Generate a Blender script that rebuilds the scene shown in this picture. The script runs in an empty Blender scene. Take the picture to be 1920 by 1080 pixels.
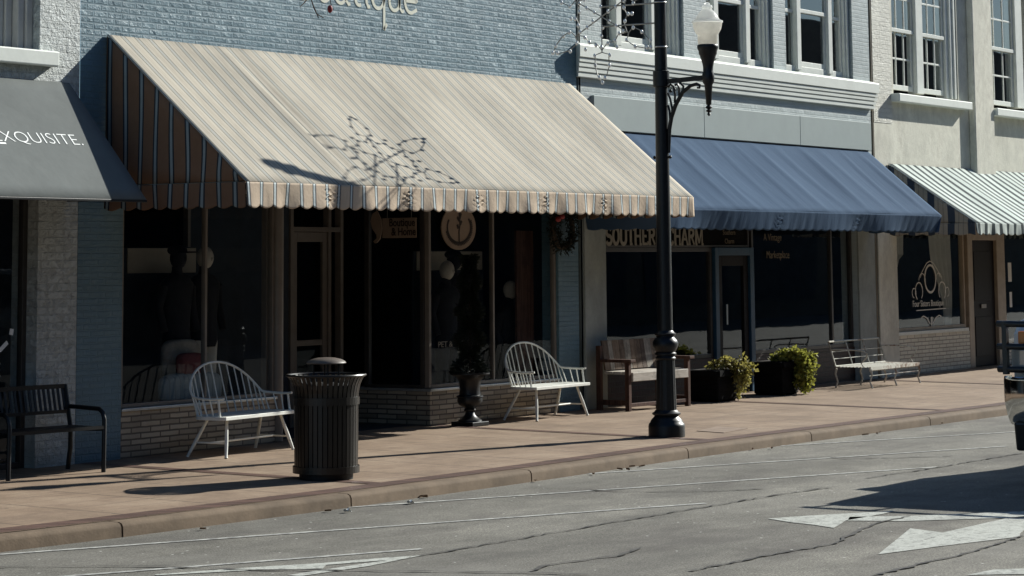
import bpy, bmesh, math, random
from mathutils import Vector, Matrix

# ------------------------------------------------------------------ camera, light, exposure
S = 1.15                      # plan units -> metres
SC = bpy.context.scene
C = SC.collection
cam_d = bpy.data.cameras.new("camera")
cam = bpy.data.objects.new("camera", cam_d); C.objects.link(cam)
Rm = Matrix(((0.552, -0.094, -0.829), (-0.834, -0.072, -0.547), (-0.008, 0.993, -0.118)))
RX = Vector((0.5520, -0.8338, -0.0083)).normalized()
RZ = Vector((-0.8289, -0.5470, -0.1180)).normalized()
RX = (RX - RZ * RX.dot(RZ)).normalized()
RY = RZ.cross(RX)
M = Matrix((RX, RY, RZ)).transposed().to_4x4()
M.translation = Vector((-15.182, -14.492, 1.72)) * S
cam.matrix_world = M
cam_d.sensor_fit = 'HORIZONTAL'; cam_d.sensor_width = 36.0
cam_d.lens = 36.0 * 4500.0 / 1920.0
cam_d.shift_y = -(540.0 + 46.33) / 1920.0
cam_d.clip_start = 0.1; cam_d.clip_end = 2000.0
SC.camera = cam

SUN_H = Vector((0.961, -0.277, 0.0)).normalized()
SUN_EL = math.radians(28.6)
to_sun = Vector((SUN_H.x * math.cos(SUN_EL), SUN_H.y * math.cos(SUN_EL), math.sin(SUN_EL)))
sd = bpy.data.lights.new("sun", 'SUN'); sd.energy = 5.0; sd.angle = math.radians(0.5); sd.color = (1.0, 0.985, 0.91)
sun = bpy.data.objects.new("sun", sd); C.objects.link(sun)
sun.rotation_euler = to_sun.to_track_quat('Z', 'Y').to_euler(); sun.location = (0, -20, 30)

W = bpy.data.worlds.new("World"); SC.world = W; W.use_nodes = True
nt = W.node_tree; nt.nodes.clear()
wo = nt.nodes.new("ShaderNodeOutputWorld"); bg = nt.nodes.new("ShaderNodeBackground")
sky = nt.nodes.new("ShaderNodeTexSky"); sky.sky_type = 'NISHITA'; sky.sun_disc = False
sky.sun_elevation = SUN_EL; sky.sun_rotation = math.atan2(to_sun.x, to_sun.y)
sky.air_density = 1.0; sky.dust_density = 0.6; sky.ozone_density = 2.5
bg.inputs['Strength'].default_value = 0.05
tint = nt.nodes.new("ShaderNodeMix"); tint.data_type = 'RGBA'; tint.blend_type = 'MULTIPLY'; tint.inputs[0].default_value = 1.0
tint.inputs[7].default_value = (0.78, 0.98, 1.15, 1)
nt.links.new(sky.outputs[0], tint.inputs[6]); nt.links.new(tint.outputs[2], bg.inputs[0]); nt.links.new(bg.outputs[0], wo.inputs[0])
SC.view_settings.view_transform = 'Standard'; SC.view_settings.look = 'None'
SC.view_settings.exposure = 0.60; SC.view_settings.gamma = 1.0
SC.view_settings.use_curve_mapping = False
SC.render.engine = 'CYCLES'
SC.cycles.max_bounces = 8; SC.cycles.transparent_max_bounces = 12
random.seed(7)
R = random.Random(11)

# ------------------------------------------------------------------ helpers
class MB:
    def __init__(s): s.v = []; s.f = []; s.sm = []
    def add(s, vs, fs, sm=False):
        o = len(s.v); s.v += [tuple(p) for p in vs]
        for f in fs: s.f.append(tuple(i + o for i in f)); s.sm.append(sm)
        return s
    def box(s, x0, x1, y0, y1, z0, z1):
        if x0 > x1: x0, x1 = x1, x0
        if y0 > y1: y0, y1 = y1, y0
        if z0 > z1: z0, z1 = z1, z0
        return s.add([(x0,y0,z0),(x1,y0,z0),(x1,y1,z0),(x0,y1,z0),(x0,y0,z1),(x1,y0,z1),(x1,y1,z1),(x0,y1,z1)],
                     [(3,2,1,0),(4,5,6,7),(0,1,5,4),(1,2,6,5),(2,3,7,6),(3,0,4,7)])
    def beam(s, a, b, w, h, up=(0,0,1)):
        a = Vector(a); b = Vector(b); d = (b-a).normalized(); u = Vector(up)
        r = d.cross(u)
        if r.length < 1e-4: r = d.cross(Vector((1,0,0)))
        r.normalize(); u = r.cross(d)
        vs = []
        for p in (a, b):
            for i, j in ((-1,-1),(1,-1),(1,1),(-1,1)): vs.append(p + r*(i*w/2) + u*(j*h/2))
        return s.add(vs, [(3,2,1,0),(4,5,6,7),(0,1,5,4),(1,2,6,5),(2,3,7,6),(3,0,4,7)])
    def quad(s, a, b, c, d): return s.add([a,b,c,d], [(0,1,2,3)])
    def poly(s, pts): return s.add(pts, [tuple(range(len(pts)))])
    def tube(s, pts, r, n=8, closed=False):
        P = [Vector(p) for p in pts]; k = len(P)
        rr = r if isinstance(r, (list, tuple)) else [r]*k
        T = []
        for i in range(k):
            a = P[(i-1) % k] if (closed or i > 0) else P[0]
            b = P[(i+1) % k] if (closed or i < k-1) else P[-1]
            d = b-a
            T.append(d.normalized() if d.length > 1e-9 else Vector((0,0,1)))
        u = T[0].orthogonal().normalized(); vs = []
        for i in range(k):
            u = (u - T[i]*u.dot(T[i]))
            if u.length < 1e-6: u = T[i].orthogonal()
            u.normalize(); w = T[i].cross(u)
            for j in range(n):
                a = 2*math.pi*j/n
                vs.append(P[i] + (u*math.cos(a) + w*math.sin(a))*rr[i])
        fs = []
        for i in range(k if closed else k-1):
            for j in range(n):
                i2 = (i+1) % k
                fs.append((i*n+j, i*n+(j+1) % n, i2*n+(j+1) % n, i2*n+j))
        s.add(vs, fs, True)
        if not closed:
            o = len(s.v)-len(vs)
            s.f.append(tuple(o+j for j in reversed(range(n)))); s.sm.append(False)
            s.f.append(tuple(o+(k-1)*n+j for j in range(n))); s.sm.append(False)
        return s
    def lathe(s, prof, n=32, cx=0, cy=0, sm=True, sx=1.0, caps=True):
        vs = []
        for r, z in prof:
            for j in range(n):
                a = 2*math.pi*j/n; vs.append((cx+r*math.cos(a)*sx, cy+r*math.sin(a), z))
        fs = []
        for i in range(len(prof)-1):
            for j in range(n):
                fs.append((i*n+j, i*n+(j+1) % n, (i+1)*n+(j+1) % n, (i+1)*n+j))
        if caps: fs.append(tuple(reversed(range(n)))); fs.append(tuple((len(prof)-1)*n+j for j in range(n)))
        return s.add(vs, fs, sm)
    def prism(s, poly, fn, a, b):          # poly in 2d, fn(u, v, t) -> point
        n = len(poly)
        vs = [fn(u, v, a) for u, v in poly] + [fn(u, v, b) for u, v in poly]
        fs = [tuple(reversed(range(n))), tuple(range(n, 2*n))] + [(i, (i+1) % n, n+(i+1) % n, n+i) for i in range(n)]
        return s.add(vs, fs)
    def grid(s, fn, nu, nv, sm=True):
        vs = [fn(i/nu, j/nv) for j in range(nv+1) for i in range(nu+1)]
        fs = [(j*(nu+1)+i, j*(nu+1)+i+1, (j+1)*(nu+1)+i+1, (j+1)*(nu+1)+i) for j in range(nv) for i in range(nu)]
        return s.add(vs, fs, sm)
    def ball(s, c, r, n=10, sz=1.0, sx=1.0, sy=1.0):
        m = max(4, n//2+1); vs = []
        for i in range(m+1):
            t = math.pi*i/m
            for j in range(n):
                a = 2*math.pi*j/n
                vs.append((c[0]+r*sx*math.sin(t)*math.cos(a), c[1]+r*sy*math.sin(t)*math.sin(a), c[2]+r*sz*math.cos(t)))
        fs = [(i*n+j, i*n+(j+1) % n, (i+1)*n+(j+1) % n, (i+1)*n+j) for i in range(m) for j in range(n)]
        return s.add(vs, fs, True)
    def ribbon(s, pts, w, y, t=0.006):     # stroke drawn in the x-z plane, facing -y
        n = len(pts)
        L = []; Rr = []
        for i, p in enumerate(pts):
            a = Vector(pts[max(i-1, 0)]); b = Vector(pts[min(i+1, n-1)]); d = (b-a)
            d = d.normalized() if d.length > 1e-9 else Vector((1, 0))
            nn = Vector((-d.y, d.x)); q = Vector(p)
            L.append(q+nn*w/2); Rr.append(q-nn*w/2)
        for i in range(n-1):
            f = [(L[i].x, y, L[i].y), (Rr[i].x, y, Rr[i].y), (Rr[i+1].x, y, Rr[i+1].y), (L[i+1].x, y, L[i+1].y)]
            b = [(x, yy+t, z) for x, yy, z in f]
            s.add(f+b, [(0,1,2,3),(7,6,5,4),(0,4,5,1),(1,5,6,2),(2,6,7,3),(3,7,4,0)])
        return s
    def leaf(s, c, d, w, up=None):          # small bent leaf: 2 tris
        d = Vector(d); u = Vector((R.uniform(-1,1), R.uniform(-1,1), R.uniform(-1,1))) if up is None else Vector(up)
        r = d.cross(u)
        if r.length < 1e-6: r = d.orthogonal()
        r.normalize(); c = Vector(c); m = c + d*0.5 + r.cross(d).normalized()*d.length*0.12
        return s.add([c, m-r*w, c+d, m+r*w], [(0,1,2),(0,2,3)])
    def build(s, name, m, parent=None, world=True, bevel=0.0, smooth=True, solid=0.0, stuff=False):
        off = Vector((0,0,0))
        if parent is not None and world:
            p = parent
            while p is not None: off += p.location; p = p.parent
        me = bpy.data.meshes.new(name)
        me.from_pydata([Vector(v)*S-off for v in s.v], [], s.f)
        me.update()
        me.polygons.foreach_set("use_smooth", [bool(x) and smooth for x in s.sm])
        if isinstance(m, (list, tuple)):
            for q in m: me.materials.append(q)
        else: me.materials.append(m)
        o = bpy.data.objects.new(name, me); C.objects.link(o)
        if parent is not None: o.parent = parent
        if smooth and any(s.sm):
            me.set_sharp_from_angle(angle=math.radians(42))
        if bevel > 0:
            b = o.modifiers.new("bevel", 'BEVEL'); b.width = bevel*S; b.segments = 2; b.limit_method = 'ANGLE'; b.angle_limit = math.radians(50)
        if solid > 0:
            k = o.modifiers.new("solid", 'SOLIDIFY'); k.thickness = solid*S; k.offset = 0
        return o

def tag(o, label, cat, group=None):
    o['label'] = label; o['category'] = cat
    if group: o['group'] = group
    return o
def thing(name, label, cat, loc=(0,0,0), rotz=0.0, group=None):
    o = bpy.data.objects.new(name, None); C.objects.link(o)
    o.location = Vector(loc)*S; o.rotation_euler = (0,0,rotz); o.empty_display_size = 0.2
    return tag(o, label, cat, group)
def struct(o): o['kind'] = 'structure'; return o
def dup(root, loc, rotz, label, group):
    def cp(o, par):
        c = o.copy(); C.objects.link(c); c.parent = par
        for ch in list(o.children): cp(ch, c)
        return c
    r = cp(root, None); r.location = Vector(loc)*S; r.rotation_euler = (0,0,rotz)
    r['label'] = label; r['group'] = group
    return r
def arc(cx, cy, r, a0, a1, n=10, ry=None):
    ry = r if ry is None else ry
    return [(cx+r*math.cos(math.radians(a0+(a1-a0)*i/n)), cy+ry*math.sin(math.radians(a0+(a1-a0)*i/n))) for i in range(n+1)]

# ------------------------------------------------------------------ materials
class NT:
    def __init__(s, name):
        s.m = bpy.data.materials.new(name); s.m.use_nodes = True; s.t = s.m.node_tree
        s.b = s.t.nodes["Principled BSDF"]; s.out = s.t.nodes["Material Output"]
    def n(s, typ, **kw):
        x = s.t.nodes.new(typ)
        for k, v in kw.items(): setattr(x, k, v)
        return x
    def l(s, a, b): s.t.links.new(a, b)
    def coord(s):
        return s.n("ShaderNodeTexCoord").outputs["Object"]
    def noise(s, scale, detail=4, rough=0.6, vec=None, sc=None):
        x = s.n("ShaderNodeTexNoise"); x.inputs["Scale"].default_value = scale
        x.inputs["Detail"].default_value = detail; x.inputs["Roughness"].default_value = rough
        v = vec or s.coord()
        if sc:
            mp = s.n("ShaderNodeMapping"); mp.inputs["Scale"].default_value = sc; s.l(v, mp.inputs[0]); v = mp.outputs[0]
        s.l(v, x.inputs["Vector"]); return x.outputs["Fac"]
    def ramp(s, f, stops):
        x = s.n("ShaderNodeValToRGB"); e = x.color_ramp.elements
        while len(e) < len(stops): e.new(0.5)
        for i, (p, c) in enumerate(stops):
            e[i].position = p; e[i].color = (c, c, c, 1) if isinstance(c, (int, float)) else (*c, 1)
        s.l(f, x.inputs[0]); return x.outputs[0]
    def mix(s, f, a, b, mode='MIX'):
        x = s.n("ShaderNodeMix", data_type='RGBA', blend_type=mode)
        for i, q in ((0, f), (6, a), (7, b)):
            if isinstance(q, (int, float)): x.inputs[i].default_value = q
            elif isinstance(q, tuple): x.inputs[i].default_value = (*q, 1)
            else: s.l(q, x.inputs[i])
        return x.outputs[2]
    def math(s, op, a, b=None, c=None):
        x = s.n("ShaderNodeMath", operation=op)
        for i, q in enumerate((a, b, c)):
            if q is None: continue
            if isinstance(q, (int, float)): x.inputs[i].default_value = q
            else: s.l(q, x.inputs[i])
        return x.outputs[0]
    def bump(s, h, strength=0.5, dist=0.01, nrm=None):
        x = s.n("ShaderNodeBump"); x.inputs["Strength"].default_value = strength; x.inputs["Distance"].default_value = dist
        s.l(h, x.inputs["Height"])
        if nrm is not None: s.l(nrm, x.inputs["Normal"])
        s.l(x.outputs[0], s.b.inputs["Normal"]); return x.outputs[0]
    def col(s, c):
        if isinstance(c, tuple): s.b.inputs["Base Color"].default_value = (*c, 1)
        else: s.l(c, s.b.inputs["Base Color"])
    def set(s, rough=0.6, metal=0.0, spec=0.5):
        s.b.inputs["Roughness"].default_value = rough; s.b.inputs["Metallic"].default_value = metal
        s.b.inputs["Specular IOR Level"].default_value = spec; return s

def mat_plain(name, c, rough=0.6, metal=0.0, spec=0.4, var=0.25, nscale=6.0, bump=0.15, bs=60.0, bd=0.004):
    t = NT(name); t.set(rough, metal, spec)
    f = t.noise(nscale, 5, 0.65)
    lo = tuple(x*(1-var) for x in c); hi = tuple(min(1, x*(1+var)) for x in c)
    t.col(t.ramp(f, [(0.3, lo), (0.7, hi)]))
    if bump: t.bump(t.noise(bs, 3), bump, bd)
    return t.m

def translucent(m, amt):
    t = m.node_tree; b = t.nodes["Principled BSDF"]; out = t.nodes["Material Output"]
    tr = t.nodes.new("ShaderNodeBsdfTranslucent"); mx = t.nodes.new("ShaderNodeMixShader"); mx.inputs[0].default_value = amt
    src = b.inputs["Base Color"].links[0].from_socket
    t.links.new(src, tr.inputs[0]); t.links.new(b.outputs[0], mx.inputs[1]); t.links.new(tr.outputs[0], mx.inputs[2]); t.links.new(mx.outputs[0], out.inputs[0])
    return m
def wall_vec(t):
    sp = t.n("ShaderNodeSeparateXYZ"); t.l(t.coord(), sp.inputs[0])
    cb = t.n("ShaderNodeCombineXYZ"); t.l(t.math('ADD', sp.outputs[0], sp.outputs[1]), cb.inputs[0]); t.l(sp.outputs[2], cb.inputs[1])
    return cb.outputs[0], sp

def mat_brick(name, c, mortar=None, bw=0.235, rh=0.076, ms=0.011, bumpd=0.012, var=0.12, rough=0.55, pitted=0.0, worn=None, ragged=0.35, edge=1.0):
    t = NT(name); t.set(rough, 0, 0.4)
    v, sp = wall_vec(t)
    wob = t.n("ShaderNodeTexNoise"); wob.inputs["Scale"].default_value = 7.0; wob.inputs["Detail"].default_value = 3
    t.l(v, wob.inputs["Vector"])
    va = t.n("ShaderNodeVectorMath", operation='SCALE'); t.l(wob.outputs["Color"], va.inputs[0]); va.inputs["Scale"].default_value = 0.012
    vb = t.n("ShaderNodeVectorMath", operation='ADD'); t.l(v, vb.inputs[0]); t.l(va.outputs[0], vb.inputs[1])
    br = t.n("ShaderNodeTexBrick"); t.l(vb.outputs[0], br.inputs["Vector"])
    br.inputs["Scale"].default_value = 1.0; br.inputs["Brick Width"].default_value = bw; br.inputs["Row Height"].default_value = rh
    br.inputs["Mortar Size"].default_value = ms; br.inputs["Mortar Smooth"].default_value = 0.35; br.inputs["Bias"].default_value = 0.0
    br.inputs["Color1"].default_value = (*[x*(1-var) for x in c], 1); br.inputs["Color2"].default_value = (*[min(1, x*(1+var)) for x in c], 1)
    br.inputs["Mortar"].default_value = (*(mortar or c), 1)
    big = t.noise(0.9, 6, 0.65)
    colr = t.mix(1.0, br.outputs["Color"], t.ramp(big, [(0.3, 0.82), (0.7, 1.08)]), 'MULTIPLY')
    if worn:
        wf = t.ramp(t.noise(5.0, 6, 0.75), [(0.60, 0.0), (0.68, 1.0)])
        colr = t.mix(wf, colr, worn)
    t.col(colr)
    h = t.math('SUBTRACT', 1.0, br.outputs["Fac"])
    # joints are partly filled with old paint
    fill = t.ramp(t.noise(3.2, 5, 0.7), [(0.35, 0.25), (0.62, 1.0)])
    h = t.math('MULTIPLY', h, t.math('ADD', 0.35, t.math('MULTIPLY', fill, 0.65)))
    h = t.math('ADD', h, t.math('MULTIPLY', t.noise(26, 4, 0.7), ragged))
    if pitted: h = t.math('SUBTRACT', h, t.math('MULTIPLY', t.ramp(t.noise(14, 5, 0.7), [(0.5, 0.0), (0.72, 1.0)]), pitted))
    t.bump(h, 1.0, bumpd)
    return t.m

def mat_stripe(name, period, stops, rough=0.8, axis=0, fade=None, ry=False, sheen=0.0, wr=0.3):
    """cloth with stripes running across `axis`; stops = [(pos, colour)...] constant ramp over one period"""
    t = NT(name); t.set(rough, 0, 0.06)
    sp = t.n("ShaderNodeSeparateXYZ"); t.l(t.coord(), sp.inputs[0])
    u = t.math('FRACT', t.math('DIVIDE', sp.outputs[axis], period))
    x = t.n("ShaderNodeValToRGB"); x.color_ramp.interpolation = 'CONSTANT'; e = x.color_ramp.elements
    while len(e) < len(stops): e.new(0.5)
    for i, (p, c) in enumerate(stops): e[i].position = p; e[i].color = (*c, 1)
    t.l(u, x.inputs[0])
    nz = t.ramp(t.noise(0.9, 7, 0.75, sc=(1.6, 0.6, 0.6)), [(0.36, 0.80), (0.62, 1.06)])
    t.col(t.mix(1.0, x.outputs[0], nz, 'MULTIPLY'))
    hh = t.math('ADD', t.math('MULTIPLY', t.noise(3.0, 4, 0.6, sc=(1, 1, 1)), 1.0), t.math('MULTIPLY', t.noise(220, 2), 0.04))
    t.bump(hh, wr, 0.03)
    return t.m

def mat_glass(name, tint=(0.86, 0.90, 0.92), refl=1.0, ior=1.5):
    t = NT(name); t.t.nodes.remove(t.b)
    fr = t.n("ShaderNodeFresnel"); ge = t.n("ShaderNodeNewGeometry")            # same reflectance from both sides of the thin pane
    t.l(t.math('ADD', ior, t.math('MULTIPLY', ge.outputs["Backfacing"], 1.0/ior-ior)), fr.inputs["IOR"])
    tr = t.n("ShaderNodeBsdfTransparent"); tr.inputs[0].default_value = (*tint, 1)
    gl = t.n("ShaderNodeBsdfGlossy"); gl.inputs["Roughness"].default_value = 0.012; gl.inputs["Color"].default_value = (0.93*refl, 0.97*refl, refl, 1)
    bp = t.n("ShaderNodeBump"); bp.inputs["Strength"].default_value = 0.05; bp.inputs["Distance"].default_value = 0.02
    t.l(t.noise(1.3, 1), bp.inputs["Height"]); t.l(bp.outputs[0], gl.inputs["Normal"])
    mx = t.n("ShaderNodeMixShader"); t.l(fr.outputs[0], mx.inputs[0]); t.l(tr.outputs[0], mx.inputs[1]); t.l(gl.outputs[0], mx.inputs[2])
    t.l(mx.outputs[0], t.out.inputs[0]); return t.m

def mat_asphalt():
    t = NT("asphalt"); t.set(0.88, 0, 0.3)
    fine = t.noise(62, 4, 0.9); mid = t.noise(2.2, 6, 0.7); big = t.noise(0.35, 4, 0.6, sc=(0.5, 1.6, 1))
    base = t.ramp(fine, [(0.36, (0.068, 0.064, 0.053)), (0.5, (0.182, 0.172, 0.146)), (0.64, (0.36, 0.343, 0.295))])
    base = t.mix(1.0, base, t.ramp(mid, [(0.36, 0.80), (0.64, 1.15)]), 'MULTIPLY')
    base = t.mix(1.0, base, t.ramp(big, [(0.38, 0.74), (0.62, 1.12)]), 'MULTIPLY')
    # oil drips along the wheel paths
    oil = t.ramp(t.noise(0.7, 5, 0.7, sc=(0.45, 1.1, 1)), [(0.52, 0.0), (0.66, 1.0)])
    base = t.mix(t.math('MULTIPLY', oil, 0.6), base, (0.075, 0.066, 0.060))
    lane = t.ramp(t.noise(0.55, 6, 0.75, sc=(0.16, 1.5, 1)), [(0.44, 0.0), (0.62, 0.45)])
    base = t.mix(lane, base, (0.085, 0.080, 0.072))
    fade = t.ramp(t.noise(0.30, 5, 0.7), [(0.50, 0.0), (0.64, 0.35)])
    base = t.mix(fade, base, (0.26, 0.25, 0.22))
    vo = t.n("ShaderNodeTexVoronoi"); vo.inputs["Scale"].default_value = 7; t.l(t.coord(), vo.inputs["Vector"])
    sp_ = t.ramp(vo.outputs["Distance"], [(0.06, 1.0), (0.09, 0.0)])
    base = t.mix(t.math('MULTIPLY', sp_, t.ramp(t.noise(5, 2), [(0.50, 0.0), (0.54, 1.0)])), base, (0.60, 0.59, 0.55))
    t.col(base); t.bump(t.math('ADD', fine, t.math('MULTIPLY', t.noise(300, 2), 0.6)), 0.45, 0.008)
    return t.m

def mat_sidewalk():
    t = NT("sidewalk_concrete"); t.set(0.8, 0, 0.35)
    sp = t.n("ShaderNodeSeparateXYZ"); t.l(t.coord(), sp.inputs[0])
    wob = t.math('MULTIPLY', t.noise(1.5, 3), 0.03)
    jx = t.math('ABSOLUTE', t.math('SUBTRACT', t.math('FRACT', t.math('DIVIDE', t.math('ADD', sp.outputs[0], wob), 0.99)), 0.5))
    jy = t.math('ABSOLUTE', t.math('SUBTRACT', t.math('FRACT', t.math('DIVIDE', t.math('ADD', sp.outputs[1], wob), 0.305)), 0.5))
    joint = t.math('MAXIMUM', t.ramp(jx, [(0.483, 0.0), (0.491, 1.0)]), t.math('MULTIPLY', t.ramp(jy, [(0.47, 0.0), (0.488, 1.0)]), t.ramp(t.noise(1.1, 4), [(0.4, 0.15), (0.6, 0.8)])))
    base = t.ramp(t.noise(1.1, 7, 0.7), [(0.36, (0.205, 0.144, 0.096)), (0.5, (0.265, 0.188, 0.128)), (0.64, (0.325, 0.24, 0.168))])
    base = t.mix(1.0, base, t.ramp(t.noise(55, 3, 0.7), [(0.3, 0.86), (0.7, 1.1)]), 'MULTIPLY')
    st = t.ramp(t.noise(2.6, 7, 0.75), [(0.53, 0.0), (0.66, 0.55)])
    base = t.mix(st, base, (0.16, 0.105, 0.075))
    base = t.mix(t.math('MULTIPLY', joint, 0.75), base, (0.10, 0.075, 0.056))
    vo = t.n("ShaderNodeTexVoronoi"); vo.inputs["Scale"].default_value = 3.2; t.l(t.coord(), vo.inputs["Vector"])
    gum = t.math('MULTIPLY', t.ramp(vo.outputs["Distance"], [(0.05, 0.7), (0.08, 0.0)]), t.ramp(t.noise(1.3, 2), [(0.44, 0.0), (0.5, 1.0)]))
    base = t.mix(gum, base, (0.07, 0.06, 0.05))
    long_ = t.ramp(t.noise(1.0, 6, 0.75, sc=(0.35, 3.0, 1)), [(0.52, 0.0), (0.64, 0.45)])
    base = t.mix(long_, base, (0.15, 0.105, 0.075))
    t.col(base)
    t.bump(t.math('SUBTRACT', t.math('MULTIPLY', t.noise(70, 4), 0.3), joint), 0.5, 0.006)
    return t.m

def mat_wood(name, c1, c2, grain=(30, 30, 2.0), rough=0.7, spec=0.25):
    t = NT(name); t.set(rough, 0, spec)
    f = t.noise(1.0, 6, 0.7, sc=grain)
    base = t.ramp(f, [(0.38, c1), (0.62, c2)])
    base = t.mix(t.ramp(t.noise(4.5, 6, 0.8), [(0.50, 0.0), (0.66, 0.6)]), base, tuple(x*0.35 for x in c1))
    t.col(base); t.bump(f, 0.4, 0.004); return t.m

K = {}
K['blue_brick'] = mat_brick("blue_painted_brick", (0.118, 0.203, 0.250), (0.126, 0.213, 0.260), bw=0.205, rh=0.0635, ms=0.0105, bumpd=0.021, var=0.03, ragged=0.05)
K['grey_brick'] = mat_brick("grey_painted_brick", (0.40, 0.455, 0.455), (0.42, 0.475, 0.475), bw=0.205, rh=0.0635, ms=0.008, bumpd=0.012, var=0.03, ragged=0.05)
K['white_brick'] = mat_brick("white_painted_brick", (0.50, 0.535, 0.52), (0.50, 0.535, 0.52), bw=0.21, rh=0.075, ms=0.006, bumpd=0.02, pitted=0.9, var=0.05, worn=(0.27, 0.285, 0.28), ragged=0.9)
K['cream_brick'] = mat_brick("cream_painted_brick", (0.64, 0.63, 0.55), (0.64, 0.63, 0.55), bw=0.22, rh=0.075, ms=0.006, bumpd=0.013, pitted=0.55, var=0.06, worn=(0.40, 0.37, 0.32), ragged=0.7)
K['tan_brick'] = mat_brick("tan_face_brick", (0.38, 0.325, 0.245), (0.12, 0.10, 0.08), bw=0.29, rh=0.058, ms=0.010, var=0.28, bumpd=0.006)
K['pale_brick'] = mat_brick("pale_face_brick", (0.62, 0.58, 0.47), (0.28, 0.25, 0.20), bw=0.29, rh=0.064, ms=0.010, var=0.12, bumpd=0.006)
K['red_brick'] = mat_brick("shaded_dark_red_brick", (0.032, 0.014, 0.012), (0.03, 0.024, 0.02), var=0.35, bumpd=0.006)  # dark red brick with the shadow at the wall base put into its colour
K['far_brick'] = mat_brick("brown_brick_across", (0.05, 0.04, 0.036), (0.06, 0.055, 0.05), var=0.3, bumpd=0.006)
K['strip_brick'] = mat_brick("paver_brick", (0.125, 0.070, 0.054), (0.08, 0.06, 0.045), bw=0.1, rh=0.2, var=0.3, bumpd=0.004)
def mat_stucco(name, c, dirt, amt=0.5):
    t = NT(name); t.set(0.85, 0, 0.25)
    f = t.noise(1.4, 8, 0.75, sc=(1.2, 1.2, 0.8)); g = t.noise(1.1, 9, 0.85, sc=(1.6, 1.6, 1.0))
    base = t.ramp(f, [(0.38, tuple(x*0.80 for x in c)), (0.60, tuple(min(1, x*1.08) for x in c))])
    base = t.mix(t.math('MULTIPLY', t.ramp(g, [(0.51, 0.0), (0.60, 1.0)]), amt), base, dirt)
    t.col(base); t.bump(t.math('ADD', t.noise(6, 6, 0.75), t.math('MULTIPLY', t.noise(70, 3), 0.2)), 0.4, 0.016); return t.m
K['cream'] = mat_stucco("cream_stucco", (0.68, 0.665, 0.565), (0.44, 0.41, 0.34), 0.38)
K['grey_pier'] = mat_stucco("grey_render", (0.32, 0.345, 0.32), (0.24, 0.25, 0.23), 0.3)
K['fascia'] = mat_plain("grey_fascia_panel", (0.285, 0.335, 0.325), 0.6, var=0.05, nscale=2.5, bump=0.04, bs=20)
K['cornice'] = mat_plain("pale_painted_cornice", (0.72, 0.75, 0.69), 0.6, var=0.06, nscale=3.0, bump=0.15, bs=18, bd=0.006)
K['white_trim'] = mat_plain("white_painted_trim", (0.64, 0.66, 0.61), 0.5, var=0.08, bump=0.1)
K['trim_shade'] = mat_plain("shaded_white_trim", (0.50, 0.49, 0.46), 0.5, var=0.08, bump=0.1)  # white trim toned down; the reveal's shade is painted into the colour
K['tan_trim'] = mat_plain("tan_metal_trim", (0.19, 0.165, 0.14), 0.4, var=0.12, bump=0.05)
K['alu_sill'] = mat_plain("aluminium_sill", (0.52, 0.53, 0.52), 0.3, 0.6, var=0.1, bump=0.05)
K['bronze'] = mat_plain("dark_bronze_frame", (0.055, 0.05, 0.046), 0.4, 0.2, var=0.2, bump=0.05)
K['brown_door'] = mat_plain("dark_brown_door_paint", (0.012, 0.010, 0.010), 0.6, 0, 0.15, var=0.2, bump=0.08)
K['blue_door'] = mat_plain("blue_painted_timber", (0.016, 0.060, 0.110), 0.5, var=0.15, bump=0.08)
K['oak_trim'] = mat_plain("oak_painted_trim", (0.33, 0.26, 0.185), 0.5, var=0.15, bump=0.08)
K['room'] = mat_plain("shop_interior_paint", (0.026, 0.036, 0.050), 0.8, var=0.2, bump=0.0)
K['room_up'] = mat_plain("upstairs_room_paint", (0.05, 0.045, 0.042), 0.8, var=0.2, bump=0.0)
K['glass'] = mat_glass("window_glass", refl=0.34)
K['glass_street'] = mat_glass("street_window_glass", refl=1.0)
K['glass_old'] = mat_glass("upper_window_glass", refl=1.0, ior=2.0)
def mat_chipped(name, c, under, lo, hi, rough=0.45):
    t = NT(name); t.set(rough, 0, 0.4)
    base = t.ramp(t.noise(5, 5, 0.7), [(0.38, tuple(x*0.86 for x in c)), (0.6, c)])
    base = t.mix(t.ramp(t.noise(17, 8, 0.85), [(lo, 0.0), (hi, 0.9)]), base, under); t.col(base); t.bump(t.noise(40, 4), 0.2, 0.003); return t.m
K['black_iron'] = mat_chipped("black_cast_iron", (0.005, 0.007, 0.009), (0.030, 0.026, 0.022), 0.54, 0.70, 0.42)
K['bin_metal'] = mat_chipped("dark_bronze_powder_coat", (0.014, 0.0115, 0.009), (0.045, 0.036, 0.027), 0.58, 0.72, 0.36)
K['lid_metal'] = mat_plain("sunlit_brown_lid", (0.12, 0.095, 0.075), 0.45, 0, 0.4, var=0.1, bump=0.05)  # lighter than the bin metal; the dome's sunlit tone is in the colour
K['bin_liner'] = mat_plain("black_plastic_liner", (0.003, 0.003, 0.004), 0.6, var=0.2, bump=0.0)
K['bench_paint'] = mat_chipped("white_bench_paint", (0.80, 0.81, 0.75), (0.20, 0.15, 0.11), 0.60, 0.64)
K['rusty_white'] = mat_stucco("chipped_white_paint", (0.62, 0.62, 0.55), (0.16, 0.08, 0.045), 0.9)
K['globe'] = mat_plain("frosted_lamp_glass", (0.92, 0.93, 0.90), 0.25, 0, 0.5, var=0.06, bump=0.0)
K['globe_dirty'] = mat_plain("dusty_lamp_glass", (0.86, 0.83, 0.76), 0.3, 0, 0.5, var=0.12, nscale=9, bump=0.0)
K['bulb'] = mat_plain("clear_bulb_plastic", (0.92, 0.93, 0.90), 0.15, 0, 0.7, var=0.05, bump=0.0)
K['wire'] = mat_plain("weathered_wire", (0.30, 0.295, 0.27), 0.5, 0.2, var=0.25, bump=0.0)
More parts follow.
